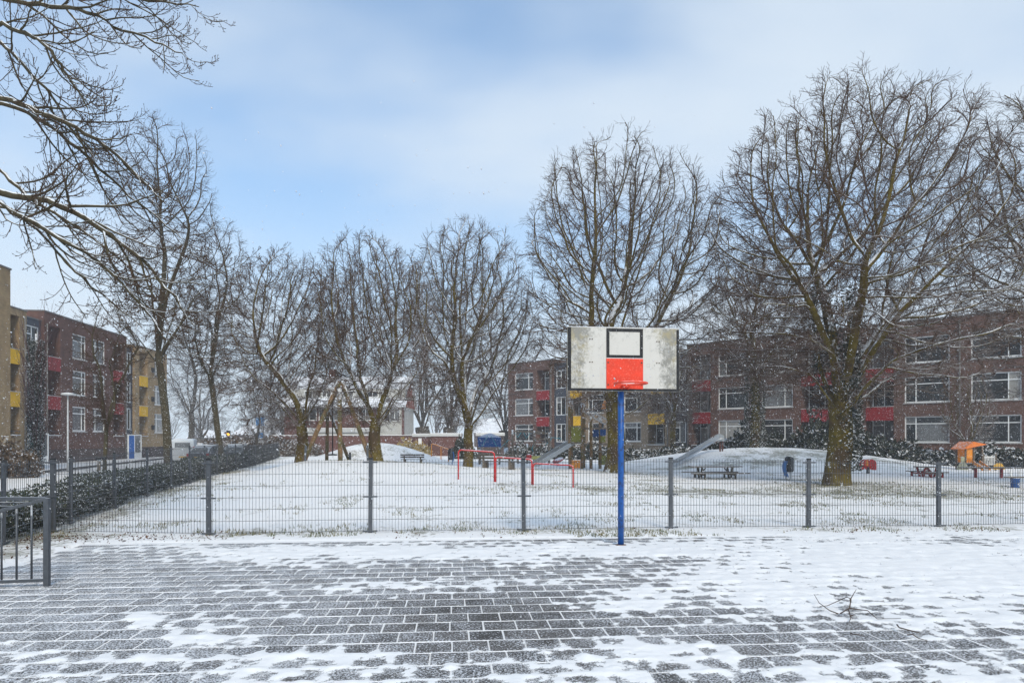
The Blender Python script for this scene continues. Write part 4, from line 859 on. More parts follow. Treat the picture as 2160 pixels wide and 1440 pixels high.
def crown_from_px(bx, by, d, x0, x1, y0, y1, base):
    s = d / FPX; return ((((x0 + x1) / 2 - bx) * s, 0, EYE - ((y0 + y1) / 2 - HOR) * s - base.z), ((x1 - x0) / 2 * s, (x1 - x0) / 2 * s, (y1 - y0) / 2 * s))
def ptree(label, bx, d, wpx, fork, crown, seed, **k):
    b = gp(bx, d); s = d / FPX; C, Rr = crown_from_px(bx, 0, d, *crown, b); th = EYE - (fork - HOR) * s - b.z
    return tree(k.pop('name', 'bare_tree'), label, b, th, wpx * s / 2, C, Rr, seed, **k)
T5 = ptree('largest bare tree with mossy trunk right of the hoop, snow on its limbs', 1770, 25.5, 52, 845, (1508, 2105, 198, 872), 5, limbs=15, spread=(4, 76), dens=1.0, natt=6600, l5=3)
T4 = ptree('tall bare tree with thick mossy trunk right behind the backboard', 1297, 34, 40, 850, (1102, 1528, 312, 878), 4, limbs=12, spread=(4, 64), natt=5400)
T3 = ptree('bare tree forking low beside the red tumbling bars', 985, 38, 21, 895, (848, 1130, 475, 908), 3, limbs=8, spread=(8, 46), lean=(.15, 0), natt=3000)
T2 = ptree('bare tree with stout trunk standing right of the wooden swing', 792, 31, 27, 890, (645, 912, 492, 920), 12, limbs=9, spread=(6, 62), natt=3000)
T1 = ptree('bare tree with low spreading limbs standing left of the wooden swing', 636, 33, 25, 895, (468, 730, 520, 922), 21, limbs=9, spread=(8, 64), natt=3000)
T7 = ptree('bare tree with ivy wrapped trunk before the apartment windows', 1592, 47, 20, 790, (1480, 1715, 530, 850), 9, limbs=8, spread=(6, 50), natt=5000)
# street trees at the left
L1t = ptree('slender street tree with leaning trunk in front of the white van', 356, 40, 17, 745, (232, 448, 250, 800), 31, limbs=9, spread=(4, 36), lean=(-.55, 0), bark=m_ash, twig=m_ashtwig, natt=1300, reach=.7)
L2t = ptree('slender leaning street tree right of the white van', 470, 46, 13, 790, (378, 535, 470, 845), 33, limbs=7, spread=(4, 38), lean=(-.9, 0), bark=m_ash, twig=m_ashtwig, natt=1500, reach=.7)
L3t = ptree('young street tree tied to a stake beyond the hedge', 221, 24, 8.5, 900, (158, 288, 625, 930), 35, limbs=7, spread=(4, 36), bark=m_ash, twig=m_ashtwig, natt=500, lean=(.05, 0), reach=.8, dens=.6, tip=.005)
L4t = ptree('grey spreading tree in the snow haze beyond the white van', 403, 85, 13, 870, (335, 478, 590, 905), 37, limbs=8, bark=m_barkgrey, twig=m_twiggrey, natt=1300, tip=.009)
# grey multi-stemmed trees behind the sheds
B1 = ptree('grey many stemmed tree behind the brick sheds, left of the pair', 893, 92, 34, 900, (790, 985, 540, 905), 41, limbs=12, spread=(3, 24), bark=m_barkgrey, twig=m_twiggrey, natt=850, reach=.85, tip=.009)
B2 = ptree('grey many stemmed tree behind the brick sheds, right of the pair', 945, 90, 30, 900, (880, 1075, 520, 905), 43, limbs=12, spread=(3, 24), bark=m_barkgrey, twig=m_twiggrey, natt=850, reach=.85, tip=.009)
def tcopy(src, label, bx, d, rz, s):
    c = copy_tree(src); b = gp(bx, d); c.location = b; c.rotation_euler = (0, 0, rz); c.scale = (s[0], s[0], s[1]); c['label'] = label; return c
tcopy(T4, 'bare tree mostly beyond the right edge, only branch ends in view', 2368, 24.5, 2.4, (1.0, .96)); tcopy(B1, 'grey tree between the blue playhouse and the apartment block end', 1062, 86, 2.0, (.85, .8)); tcopy(L4t, 'grey tree behind the house, showing above its roof', 745, 98, 1.2, (1.5, 1.25))
tcopy(B2, 'grey tree left of the house behind the low spreading tree', 600, 100, 2.6, (.9, .72)); tcopy(L4t, 'thin grey tree right of the blue road sign', 575, 95, 3.0, (.8, .6)); tcopy(T7, 'bare tree behind the hoop tree, in front of the beige bays', 1420, 58, 2.2, (.8, .72))
tcopy(L4t, 'small grey tree before the blue road sign', 541, 62, .7, (.42, .36)); tcopy(B1, 'grey tree seen between the two slender leaning street trees', 425, 110, 4.0, (.9, .62)); tcopy(T3, 'dark tree before the right hand windows of the block', 2042, 42, 1.0, (.40, .42))
# foreground tree at the left: trunk out of frame, limbs reaching in, twigs turned up at the ends
def foreground_tree():
    g = np.random.default_rng(77); base = Vector((-12.6, 11.5, 0)); root = thing('ash_tree', 'nearest tree at the left, its budded limbs reaching into the frame', 'tree', base, 0, 'bare winter trees round the playground')
    big = Acc(); thin = Acc(); off = np.array(base); K = 9; s = np.linspace(0, 1, K); P = np.zeros((1, K, 3)); P[0, :, 2] = -.2 + 11.2 * s; P[0, :, 0] = .15 * np.sin(s * 4); big.add(P, (.30 * (1 - .72 * s) * (1 + .4 * np.exp(-s * 40)))[None], 14)
    limbs = [  # (trunk height, photo points, depth, start radius)
        (6.3, [(-60, 395), (20, 405), (110, 425), (200, 470), (290, 535), (345, 600), (395, 670)], 11.6, .085), (6.0, [(-60, 390), (0, 425), (80, 480), (170, 520), (240, 580), (310, 650), (350, 720)], 11.0, .055),
        (7.6, [(-60, 190), (0, 210), (70, 225), (150, 265), (230, 310), (290, 370), (350, 430)], 12.0, .065), (7.4, [(-60, 205), (30, 222), (110, 265), (180, 330), (260, 400), (330, 460), (385, 505)], 12.6, .05),
        (8.4, [(-60, 40), (10, 55), (70, 75), (120, 120), (150, 170), (185, 230)], 11.4, .05), (9.0, [(-60, -25), (40, 5), (110, 12), (180, 22), (240, 55), (320, 85), (385, 112)], 11.8, .055),
        (9.6, [(-60, -120), (60, -70), (170, -35), (250, -15), (330, 5), (420, 15)], 12.2, .05), (6.8, [(-60, 330), (10, 360), (60, 420), (130, 455), (220, 520), (300, 590), (430, 600)], 12.4, .045), (5.2, [(-60, 470), (0, 430), (60, 465), (140, 555), (210, 620), (300, 690)], 11.2, .035), (8.0, [(-60, 60), (0, 85), (40, 130), (90, 180), (120, 215), (170, 300), (200, 340)], 12.1, .04)]
    # limbs on the far side, out of the picture, so that the tree is whole
    paths = []; rads = []
    for zt, pts, d, r in limbs:
        ctl = [np.array([0, 0, zt])] + [np.array(W(x, y, d + .15 * math.sin(i * 1.7))) - off for i, (x, y) in enumerate(pts)]
        ctl = np.array(ctl); tt = np.linspace(0, len(ctl) - 1, 25); Q = np.stack([np.interp(tt, np.arange(len(ctl)), ctl[:, k]) for k in range(3)], 1)
        for _ in range(2): Q[1:-1] = (Q[:-2] + 2 * Q[1:-1] + Q[2:]) / 4
        Q[1:-1] += g.normal(0, .018, (23, 3)); paths.append(Q); rads.append(r * .80 * (1 - np.linspace(0, 1, 25)) ** .75 + .008)
        if r > .06:
            Q2 = Q * np.array([-1, 1, 1]) + np.array([0, g.normal(0, .8), .3]); Q2[:, 1] += np.linspace(0, g.uniform(-3, 3), 25); paths.append(Q2); rads.append(rads[-1])
    L1 = np.array(paths); R1 = np.array(rads); big.add(L1, R1, 8)
    L2, R2 = children(g, L1, R1, 13, .30, 1, 32, .22, .5, 1.9, 9, .10, .16, .6, .0065, None, None, (0, 0), 0, .0); big.add(L2, R2, 5)
    L3, R3 = children(g, L2, R2, 7, .15, 1, 44, .42, .2, .75, 7, .11, .30, .65, .0042, None, None, (0, 0), 0, .05); thin.add(L3, R3, 4)
    L4, R4 = children(g, L3, R3, 4, .25, 1, 46, .42, .07, .26, 3, .10, .42, .75, .0034, None, None, (0, 0), 0); thin.add(L4, R4, 3)
    tips = np.concatenate([L3[:, -1], L4[:, -1]]); dirs = np.concatenate([unit(L3[:, -1] - L3[:, -2]), unit(L4[:, -1] - L4[:, -2])])
    bud = np.stack([tips - dirs * .006, tips + dirs * .008, tips + dirs * .024], 1); thin.add(bud, np.tile([.004, .0078, .001], (len(bud), 1)), 3)
    link('trunk', big.mesh('trunk'), m_ash, root); link('crown', thin.mesh('crown'), m_ashtwig, root)
foreground_tree()

# ------------------------------------------------------------ leafy things: hedge, shrubs, ivy
def leaves(g, pts, size, lean=.8, nz=.35):
    """random leaf quads (two-triangle kites) at pts (N,3)"""
    N = len(pts); d = unit(g.normal(0, 1, (N, 3)) + np.array([0, 0, nz])); n = unit(g.normal(0, 1, (N, 3)) + np.array([0, 0, lean])); s = unit(np.cross(d, n)); L = size * g.uniform(.6, 1.3, N)[:, None]
    V = np.stack([pts, pts + d * L * .5 + s * L * .26, pts + d * L, pts + d * L * .5 - s * L * .26], 1).reshape(-1, 3); return V, np.arange(N * 4).reshape(N, 4)
g = np.random.default_rng(5)
hedge = thing('hedge', 'low dark evergreen hedge dusted with snow along the left fence', 'hedge', (xfence(14) - .8, 14, 0))
n = 62000; y = 6.5 + (62 - 6.5) * g.random(n) ** 2.0; cx = fbm(y * 1.1, y * 0 + 2, 3); wd_ = 1.0 + .4 * cx; top = .50 + .26 * fbm(y * .9 + 30, y * 0, 3); t = g.random(n); face = g.random(n)
o_ = np.where(face < .45, g.uniform(-.06, .10, n), g.random(n) * wd_); zz = np.where(face < .45, g.random(n) * top, top * (1 - .10 * g.random(n) ** 2)); zz = np.where(face > .85, g.random(n) * top, zz); zz += (fbm(y * 3.2, o_ * 3 + zz * 2, 3) - .5) * .22; o_ += (fbm(y * 2.5 + 9, zz * 3, 3) - .5) * .34
pts = np.stack([xfence(y) - .12 - o_, y - .25 * o_, hgt(xfence(y) - o_, y, False) + np.maximum(zz, .0)], 1)
V, Q = leaves(g, pts - np.array(hedge.location), .060 + .0 * y[0]); sc_ = np.repeat(1 + .045 * np.maximum(y - 12, 0), 4)
base4 = np.repeat(pts - np.array(hedge.location), 4, 0); V = base4 + (V - base4) * sc_[:, None]
o = link('foliage', np_mesh('foliage', V, Q), m_leaf, hedge); tagp(o, kind='stuff')
core = MB(); ysc = np.arange(6.6, 61.5, .5)
cv_ = []; 
for yy in ysc:
    w = 1.0 + .4 * float(fbm(np.array(yy * 1.1), np.array(2.), 3)) - .25; tp = .50 + .26 * float(fbm(np.array(yy * .9 + 30), np.array(0.), 3)) - .12; zb = H(xfence(yy) - .6, yy)
    cv_ += [(xfence(yy) - .26, yy, zb - .1), (xfence(yy) - .28, yy, zb + tp), (xfence(yy) - w, yy, zb + tp), (xfence(yy) - w - .05, yy, zb - .35)]
core.v = cv_; core.f = [(4 * i + j, 4 * i + j + 1, 4 * i + j + 5, 4 * i + j + 4) for i in range(len(ysc) - 1) for j in range(3)]; core.sm = [True] * len(core.f)
core.build('twig_core', mat('hedge_core', (.025, .022, .015), .95, 0, .1, .4, 6), hedge, True)
def blob_mesh(seed, n, leaf, rx=1, ry=1, rz=1, hollow=.55):
    g = np.random.default_rng(seed); k = 14; cc = unit(g.normal(0, 1, (k, 3))) * g.uniform(.35, .75, (k, 1)) * np.array([rx, ry, rz]); cc[:, 2] = np.abs(cc[:, 2]) * .9; cr = g.uniform(.25, .5, k)
    i = g.integers(0, k, n); d = unit(g.normal(0, 1, (n, 3))); p = cc[i] + d * (cr[i] * g.uniform(hollow, 1.05, n))[:, None] * np.array([rx, ry, rz]); p[:, 2] = np.abs(p[:, 2])
    V, Q = leaves(g, p, leaf); return np_mesh('foliage', V, Q)
blobs = [blob_mesh(i, 2600, .17) for i in range(3)]
def shrub(label, px, d, w, h, k=0, mm=None, name='shrub', me=None, group='snow dusted shrubs before the apartment block', dx=1.0):
    b = gp(px, d); r = thing(name, label, 'shrub', b, 0, group)
    me_ = me or blobs[k % 3]
    if mm is not None:
        me_ = me_.copy(); me_.materials.clear(); me_.materials.append(mm)
    elif not me_.materials: me_.materials.append(m_leafdark)
    o = link('foliage', me_, None, r); o.scale = (w / 2 / dx, w / 2, h); o.rotation_euler = (0, 0, random.random() * 6); tagp(o, kind='stuff')
    st = MB()
    for j in range(5): a = j * 1.26; st.tube([(.05 * math.cos(a), .05 * math.sin(a), -.1), (w * .22 * math.cos(a), w * .22 * math.sin(a), h * .6)], .03, 5, .012)
    st.build('stem', m_barkgrey, r)
    return r
names = [(1330, 52, 3.2, 1.25, 'low shrub right of the hoop pole below the beige bays'), (1375, 51, 3.4, 1.2, 'low shrub under the yellow balcony, right one'), (1425, 50, 3.4, 1.3, 'low shrub left of the metal slide top'), (1480, 52, 3.6, 1.6, 'shrub behind the metal slide on the mound'),
         (1530, 51, 3.8, 2.3, 'tall shrub right behind the slide railing'), (1585, 50, 4.0, 2.8, 'tall dark shrub at the foot of the ivy trunk'), (1640, 50, 4.0, 2.6, 'tall shrub under the window right of the ivy trunk'), (1695, 49, 3.6, 2.7, 'tall shrub left of the largest tree trunk'), (1725, 47, 3.0, 3.2, 'tallest shrub directly left of the largest trunk'),
         (1815, 46, 3.2, 2.5, 'tall shrub directly right of the largest trunk'), (1860, 45, 3.6, 2.0, 'shrub under the red balcony right of the largest tree'), (1910, 45, 3.6, 1.5, 'shrub behind the red elephant rider'), (1960, 44, 3.6, 1.3, 'shrub left of the orange roofed playhouse'), (2010, 43, 3.4, 1.3, 'shrub just behind the orange roofed playhouse, left part'), (2075, 42, 3.4, 1.5, 'shrub just behind the orange roofed playhouse, right part'), (2130, 41, 3.4, 1.5, 'shrub at the right edge behind the yellow arch'), (2190, 40, 3.4, 1.6, 'shrub cut off by the right edge'),
         (1100, 60, 3.4, 1.4, 'shrub behind the rope climbing frame, left part'), (1150, 58, 3.4, 1.4, 'shrub behind the rope climbing frame, right part'), (1200, 57, 3.4, 1.5, 'shrub behind the slide tower'), (1250, 56, 3.4, 1.5, 'shrub right behind the climbing tower posts'), (1290, 55, 3.0, 1.3, 'shrub behind the hoop tree trunk')]
for i, (px, d, w, h, lab) in enumerate(names): shrub(lab, px, d, w, h, i)
shrub('dark evergreen bush between the brick shed and the low forked tree', 977, 58, 2.4, 2.3, 1, name='bush', group='garden bushes'); shrub('straw coloured bush against the brick wall left of the sheds', 862, 66, 3.4, 1.75, 2, m_straw, 'bush', group='garden bushes'); shrub('straw coloured bush in front of the left brick shed', 885, 65, 2.4, 1.5, 0, m_straw, 'bush', group='garden bushes')
brown_me = blob_mesh(9, 5200, .11, hollow=.2)
for i, (px, d, w, h, lab) in enumerate([(470, 76, 6, 2.7, 'brown leafless scrub behind the grey parked car'), (515, 74, 6.5, 2.9, 'brown leafless scrub behind the dark parked car'), (555, 72, 6, 2.7, 'brown leafless scrub below the blue road sign'), (600, 68, 5.5, 2.3, 'brown leafless scrub left of the low spreading tree'), (640, 66, 4.5, 1.7, 'brown scrub behind the left foot of the swing'),
                                        (12, 33, 3.0, 2.2, 'tall brown bush at the left edge before the beige wing'), (40, 35, 2.6, 1.6, 'brown bush left of the dark columnar tree')]):
    shrub(lab, px, d, w, h, i, m_brownshrub, 'scrub_bush', brown_me, 'leafless brown bushes')
# ivy on trunks
def ivy(tree_root, label, z0, z1, rad, n, seed, side=None, lean=0):
    g = np.random.default_rng(seed); z = z0 + (z1 - z0) * g.random(n); a = g.uniform(0, 6.28, n) if side is None else g.normal(side, .7, n); r = rad * (1.0 + .5 * fbm(a * 1.5 + 9, z * .9, 3) * g.random(n)); b = np.array(tree_root.location)
    p = np.stack([r * np.cos(a) + lean * (z / z1), r * np.sin(a), z], 1); V, Q = leaves(g, p, .11); t = thing('ivy', label, 'ivy', tree_root.location, 0, 'ivy climbing on trunks'); o = link('foliage', np_mesh('foliage', V, Q), m_leafdark, t); tagp(o, kind='stuff')
ivy(T7, 'dark ivy wrapped round the slim trunk before the apartment windows', .1, 6.6, .55, 9000, 3); ivy(T5, 'ivy on the right side of the largest mossy trunk', .6, 5.4, .60, 2600, 4, side=-.7); ivy(T5, 'ivy among the lower limbs of the largest tree', 3.4, 7.4, .62, 2000, 6, lean=-.3)
# dark columnar evergreen with upright bare shoots at the top
cb = gp(76, 43); colr = thing('columnar_tree', 'dark narrow columnar tree before the left apartment block', 'tree', cb)
g = np.random.default_rng(12); n = 15000; z = 8.2 * g.random(n); r = (.38 + .22 * fbm(z * 1.3, z * 0, 3)) * np.sqrt(g.random(n)); a = g.uniform(0, 6.28, n); V, Q = leaves(g, np.stack([r * np.cos(a), r * np.sin(a), z], 1), .10); tagp(link('foliage', np_mesh('foliage', V, Q), m_leafdark, colr), kind='stuff')
ac = Acc(); a = g.uniform(0, 6.28, 70); st = np.stack([.2 * np.cos(a), .2 * np.sin(a), g.uniform(1, 7.5, 70)], 1); P = walk(g, st, np.stack([.30 * np.cos(a), .30 * np.sin(a), np.ones(70)], 1), g.uniform(2.0, 4.2, 70), 7, .06, .12); ac.add(P, np.tile(np.linspace(.022, .006, 8), (70, 1)), 4)
Q_, R_ = children(g, P, np.tile(np.linspace(.022, .006, 8), (70, 1)), 6, .2, 1, 24, .3, .3, .9, 4, .08, .3, .7, .005, None, None, (0, 0), 0); ac.add(Q_, R_, 3); link('shoots', ac.mesh('shoots'), mat('purple_twig', (.10, .055, .055), .9, coord='World'), colr)
MB().tube([(0, 0, -.2), (0, 0, 4), (0, 0, 8.6)], .16, 8, .05).build('trunk', m_barkgrey, colr)

# far-off wood on the horizon, reading as one grey mass
def far_wood():
    g = np.random.default_rng(91); acc = Acc()
    for k in range(90):
        a = g.uniform(-1.02, 1.0); d = g.uniform(170, 290); x = a * d * .95; h = g.uniform(7, 13.5) * (.75 + .5 * fbm(np.array(a * 6.), np.array(2.), 3)); n = 13
        st = np.stack([x + g.normal(0, .3, n), d + g.normal(0, .3, n), g.uniform(-.5, h * .3, n)], 1); P = walk(g, st, np.stack([g.normal(0, .34, n), g.normal(0, .3, n), np.ones(n)], 1), h * g.uniform(.55, .85, n), 4, .09, .05); Rd = np.tile(np.linspace(.16, .04, 5), (n, 1)); acc.add(P, Rd, 3)
        Q, Rq = children(g, P, Rd, 6, .2, 1, 34, .42, .8, 3.4, 2, .12, .1, .6, .03, None, None, (x, d), 0); acc.add(Q, Rq, 3)
    tagp(link('far_wood', acc.mesh('far_wood'), m_twiggrey), 'faint grey line of far bare trees on the horizon', 'trees', kind='stuff')
far_wood()
# ------------------------------------------------------------ playground
def E(name, label, cat, px, d, group=None, rz=0): return thing(name, label, cat, gp(px, d), rz, group)
# wooden swing: two A-frames, one beam pointing away from the camera, rope with disc seat
sw = E('wooden_swing', 'wooden log swing frame with a single hanging seat between two bare trees', 'swing', 718, 31)
def L(px, py, d): return W(px, py, d)
ap = L(718, 808, 30.5); ap2 = L(690, 862, 35.5); gz = lambda p: Vector((p[0], p[1], H(p[0], p[1]) - .05))
def log(p, q, r, name='leg', par=sw): return MB().tube([p, (Vector(p) + Vector(q)) / 2, q], r, 10, r * .92).build(name, m_wood, par, True)
f1, f2, f3 = gz((GX(640, 30.6), 30.6)), gz((GX(783, 30.6), 30.6)), gz((GX(718, 29.9), 29.9))
for f, off in ((f1, -.06), (f2, .06)): log(f, ap + Vector((off, 0, .1)), .105)
log(f3, ap + Vector((0, -.16, -.25)), .105)
g1, g2 = gz((GX(742, 35), 35)), gz((GX(689, 35.4), 35.4)); log(g1, ap2 + Vector((.02, 0, .1)), .09); log(g2, ap2 + Vector((0, .1, 0)), .09); log(ap + Vector((0, -.3, -.1)), ap2 + Vector((0, .3, .05)), .10, 'cross_beam')
for f, off in ((f1, .1), (f2, -.12), (g1, -.05)):
    MB().beam((f.x + off, f.y - .09, f.z - .05), (f.x + off * 1.4, f.y - .09, f.z + .75), .10, .05).build('ground_anchor', m_galv, sw, True)
rp = ap.lerp(ap2, .55); sb = H(rp.x, rp.y) + .42
MB().tube([rp, (rp.x, rp.y, sb)], .028, 6).build('rope', m_black, sw, True); MB().lathe([(.02, -.03), (.22, -.03), (.24, 0), (.22, .03), (.02, .05)], (rp.x, rp.y, sb), 14).build('seat', m_black, sw, True)
# benches
def bench(label, px, d, rz, grp='dark timber benches'):
    b = E('park_bench', label, 'bench', px, d, grp, rz)
    for k in range(3): B(-.95, .95, -.05 + k * .14, .07 + k * .14, .43, .475).build('seat_slat', m_bench, b)
    for k in range(2): MB().box(-.95, .95, .40, .445, .58 + k * .17, .70 + k * .17).build('back_slat', m_bench, b)
    for s in (-.65, .65):
        MB().box(s - .07, s + .07, -.06, .36, -.1, .428).box(s - .05, s + .05, .365, .398, .0, .86).build('leg', m_woodgrey, b)
    return b
bench('dark slatted bench near the snow mound, left of the orange rail', 872, 44.5, R(176)).scale = (.82, .82, .82); bench('dark slatted bench behind the tallest red bar, right of the forked tree', 1054, 31.5, R(157)).scale = (1, 1, .78)
# red tumbling bars (three heights joined), orange rail
tb = E('tumbling_bars', 'row of three red tumbling bars of falling height', 'play bars', 1043, 23.9)
def barpts(a, b, top):
    r = .12; ga, gb = H(a.x, a.y), H(b.x, b.y); t = (b - a).normalized(); z = Vector((0, 0, 1)); A = Vector((a.x, a.y, 0)); Bq = Vector((b.x, b.y, 0)); t = (Bq - A).normalized(); za, zb = ga + top, gb + top
    P = [Vector((a.x, a.y, ga - .1)), Vector((a.x, a.y, za - r))] + [Vector((a.x, a.y, za - r)) + t * r * (1 - math.cos(k)) + z * r * math.sin(k) for k in (.5, 1.05, 1.571)]
    return P + [Vector((b.x, b.y, zb - r)) - t * r * (1 - math.cos(k)) + z * r * math.sin(k) for k in (1.571, 1.05, .5)] + [Vector((b.x, b.y, zb - r)), Vector((b.x, b.y, gb - .1))]
q = [Vector((GX(p, d), d)) for p, d in ((967, 24.4), (1043, 23.9), (1045.5, 23.85), (1122, 23.1), (1124.5, 23.05), (1209, 22.3))]
for a, b, t in ((q[0], q[1], 1.05), (q[2], q[3], .87), (q[4], q[5], .73)): MB().tube(barpts(a, b, t), .026, 8).build('bar', m_redrail, tb, True)
orr = E('orange_rail', 'orange bent steel rail beside the blue bin', 'rail', 927, 49)
a, b = Vector((GX(910, 49.5), 49.5)), Vector((GX(946, 49), 49)); MB().tube(barpts(a, b, .92), .035, 8).build('rail', m_orange, orr, True)
for px in (929, 931.5): p = GX(px, 49.2); MB().tube([(p, 49.25, H(p, 49.25) - .05), (p, 49.25, H(p, 49.25) + .90)], .02, 6).build('upright', m_orange, orr, True)
# bins with curved blue shields
def bin_(label, px, d, s, side):
    b = E('litter_bin', label, 'litter bin', px, d, 'litter bins with blue shields')
    for x in (-.12, .12): MB().tube([(x * s + .02 * side, .02, -.1), (x * s + .02 * side, .02, .5 * s)], .025, 6).build('leg', m_steel, b)
    MB().prism([(-.15 * s, .34 * s), (.16 * s, .34 * s), (.19 * s, 1.0 * s), (.12 * s, 1.10 * s), (-.06 * s, 1.14 * s), (-.16 * s, 1.02 * s)], -.18 * s, .20 * s).build('body', m_black, b, bevel=.04)
    B(.02 * s, .17 * s, -.205 * s, -.182 * s, .4 * s, 1.05 * s).build('side_panel', m_galv, b)
    P = []
    for k in range(9):
        t = k / 8; P.append((side * (.13 + .13 * math.sin(t * 2.6)) * s, (.10 + .80 * t) * s))
    I = [(x - side * .035 * s, z) for x, z in P[::-1]]; MB().prism(P + I, -.26 * s, .2 * s).build('shield', mat('bin_blue', (.008, .14, .40), .45, 0, .4, .15, 4, snow=.8, sthr=.6), b)
bin_('dark litter bin with curved blue shield left of the largest tree', 1664, 29.2, .85, -1); bin_('dark litter bin with blue shield left of the forked tree', 950, 44, .95, 1)
# picnic tables
def picnic(label, px, d, L_, h, rz, leg=m_bench, s=1):
    t = E('picnic_table', label, 'picnic table', px, d, 'picnic tables on the lawn', rz); w = L_ / 2
    for k in range(4): B(-w, w, -.30 + k * .155, -.16 + k * .155, h - .05, h).build('table_board', m_woodgrey, t)
    for y in (-.62, .62): 
        for j in (-1, 1): B(-w * 1.12, w * 1.12, y - .07 + j * .075, y + .07 + j * .075, h * .52 - .045, h * .52).build('seat_board', m_woodgrey, t)
    for x in (-w * .6, w * .6):
        MB().beam((x, -.08, -.08), (x, -.28, h - .052), .07).beam((x, .08, -.08), (x, .28, h - .052), .07).beam((x, -.68, h * .52 - .09), (x, .68, h * .52 - .09), .06).beam((x - .25 * np.sign(x), 0, h - .09), (x, 0, h * .4), .05).build('leg', leg, t)
        for y in (-.62, .62): MB().beam((x, y, -.08), (x, y, h * .52 - .05), .07).build('seat_leg', leg, t)
picnic('long grey picnic table on the lawn between the hoop and the largest tree', 1508, 29.5, 2.2, .56, R(4)); picnic('low childrens picnic table with red legs left of the orange roofed playhouse', 1955, 30.5, .85, .46, R(5), m_redpanel)
bm = E('balance_bench', 'long low plank on red posts before the orange roofed playhouse', 'bench', 2085, 29.5)
B(-1.2, 1.45, -.15, .15, .40, .46).build('plank', m_woodgrey, bm)
for x in (-.55, .55): B(x - .03, x + .03, -.06, .06, -.1, .398).build('post', m_redpanel, bm)
# blue barrel-shaped spring toy, red elephant rider
bt = E('spring_toy', 'small blue ribbed spring toy with pale top at the right edge', 'spring rider', 2141, 24.5)
MB().lathe([(.13, -.05), (.14, .04), (.12, .08), (.15, .12), (.12, .17), (.155, .22), (.13, .27), (.16, .32), (.10, .36)], (0, 0, 0), 14).build('spring_body', mat('toy_blue', (.01, .07, .24), .5, 0, .4, .2, 4, snow=.7, sthr=.6), bt)
MB().box(-.34, .34, -.09, .09, .361, .40).build('seat', m_woodgrey, bt)
for s in (-1, 1): MB().tube([(s * .14, 0, .40), (s * .18, 0, .52), (s * .15, 0, .60)], .045, 8, .03).build('handle', m_white, bt)
el = E('elephant_rider', 'red elephant shaped spring rider on the snow right of the largest tree', 'spring rider', 1830, 33); el.location.z += .10
prof = [(-.34, .10), (-.33, .34), (-.30, .48), (-.20, .57), (-.08, .60), (.0, .56), (.10, .60), (.24, .58), (.33, .50), (.36, .36), (.35, .08), (.25, .08), (.24, .24), (.14, .24), (.13, .12), (.04, .12), (.02, .24), (-.08, .24), (-.10, .12), (-.18, .12), (-.20, .28), (-.25, .26), (-.27, .10)]
def disk_prism(prof, y0, y1): return MB().prism(prof, y0, y1)
for y0, y1 in ((-.14, -.10), (.10, .14)): disk_prism(prof, y0, y1).build('side_panel', m_redtoy, el)
MB().lathe([(.08, -.1), (.09, .0), (.07, .04), (.09, .08), (.07, .12), (.09, .16), (.06, .24)], (.02, 0, 0), 12).build('spring', m_galv, el); B(-.12, .2, -.099, .099, .40, .44).build('seat', m_woodgrey, el); MB().tube([(-.12, -.22, .55), (-.12, .22, .55)], .018, 6).build('handle', m_yellow, el)
MB().prism([(-.16, .30), (-.06, .28), (-.03, .42), (-.08, .52), (-.16, .50)], -.145, -.1402).build('ear', m_orange, el)
# playhouse with orange roof, wavy slat rail, yellow arch
ph = E('playhouse', 'small wooden playhouse with orange roof and little slide', 'playhouse', 2048, 37)
for x, y in ((-.75, -.5), (.55, -.5), (-.75, .6), (.55, .6), (-.15, -.55)): MB().tube([(x, y, -.1), (x, y, 1.55)], .065, 8).build('post', m_woodgrey, ph)
MB().add([(-1.05, -.75, 1.32), (.75, -.75, 1.62), (.85, .85, 1.62), (-1.05, .85, 1.32), (-.35, -.8, 1.80), (-.35, .85, 1.80)], [(0, 4, 5, 3), (4, 1, 2, 5), (0, 1, 4), (2, 3, 5), (0, 3, 2, 1)]).build('roof', m_orangeroof, ph)
B(-.68, .45, .50, .54, .45, 1.4).build('back_panel', m_orange, ph); B(-.66, -.22, -.52, -.49, .75, 1.35).build('front_panel', m_orange, ph); B(-1.1, -.82, -.5, -.46, .2, .85).build('side_panel', mat('pale_green_panel', (.35, .36, .25), .6), ph); B(-.7, .5, -.5, .55, .42, .46).build('floor', m_woodgrey, ph)
for s in (-.22, .34): MB().prism([(s - .02, .46), (s + .02, .46), (s + .02, .62), (s - .02, .62)], -.5, -.46).beam((s, -.5, .54), (s + .12, -1.5, .12), .05, .2).build('slide_rail', m_orange, ph)
MB().beam((.06, -.5, .46), (.18, -1.55, .05), .46, .03).build('slide_bed', m_steel, ph)
for k in range(8): x = .75 + k * .11; B(x - .02, x + .02, -.42, -.39, .3, .92 + .05 * math.sin(k * 1.3)).build('rail_slat', m_white, ph)
for x in (.68, 1.62): MB().tube([(x, -.4, -.1), (x, -.4, 1.1)], .07, 8).build('post', m_woodgrey, ph)
MB().box(.7, 1.6, -.388, -.36, .38, .44).box(.7, 1.6, -.388, -.36, .80, .86).build('rail', m_white, ph)
A_ = [(1.45 + .46 * math.cos(a) , .42 * math.sin(a) + .06) for a in np.linspace(math.pi * .98, .0, 12)]; MB().prism(A_, -1.0, -.94).build('arch_panel', mat('mustard_panel', (.55, .32, .06), .6, snow=.5, sthr=.6), ph)
A_ = [(-1.15 + .42 * math.cos(a), .52 * math.sin(a) + .02) for a in np.linspace(math.pi * .98, .0, 12)]; MB().prism(A_, -.8, -.74).build('arch_panel', mat('grey_green_panel', (.25, .26, .2), .6, snow=.5, sthr=.6), ph)
ph.scale = (.70, .70, .86)
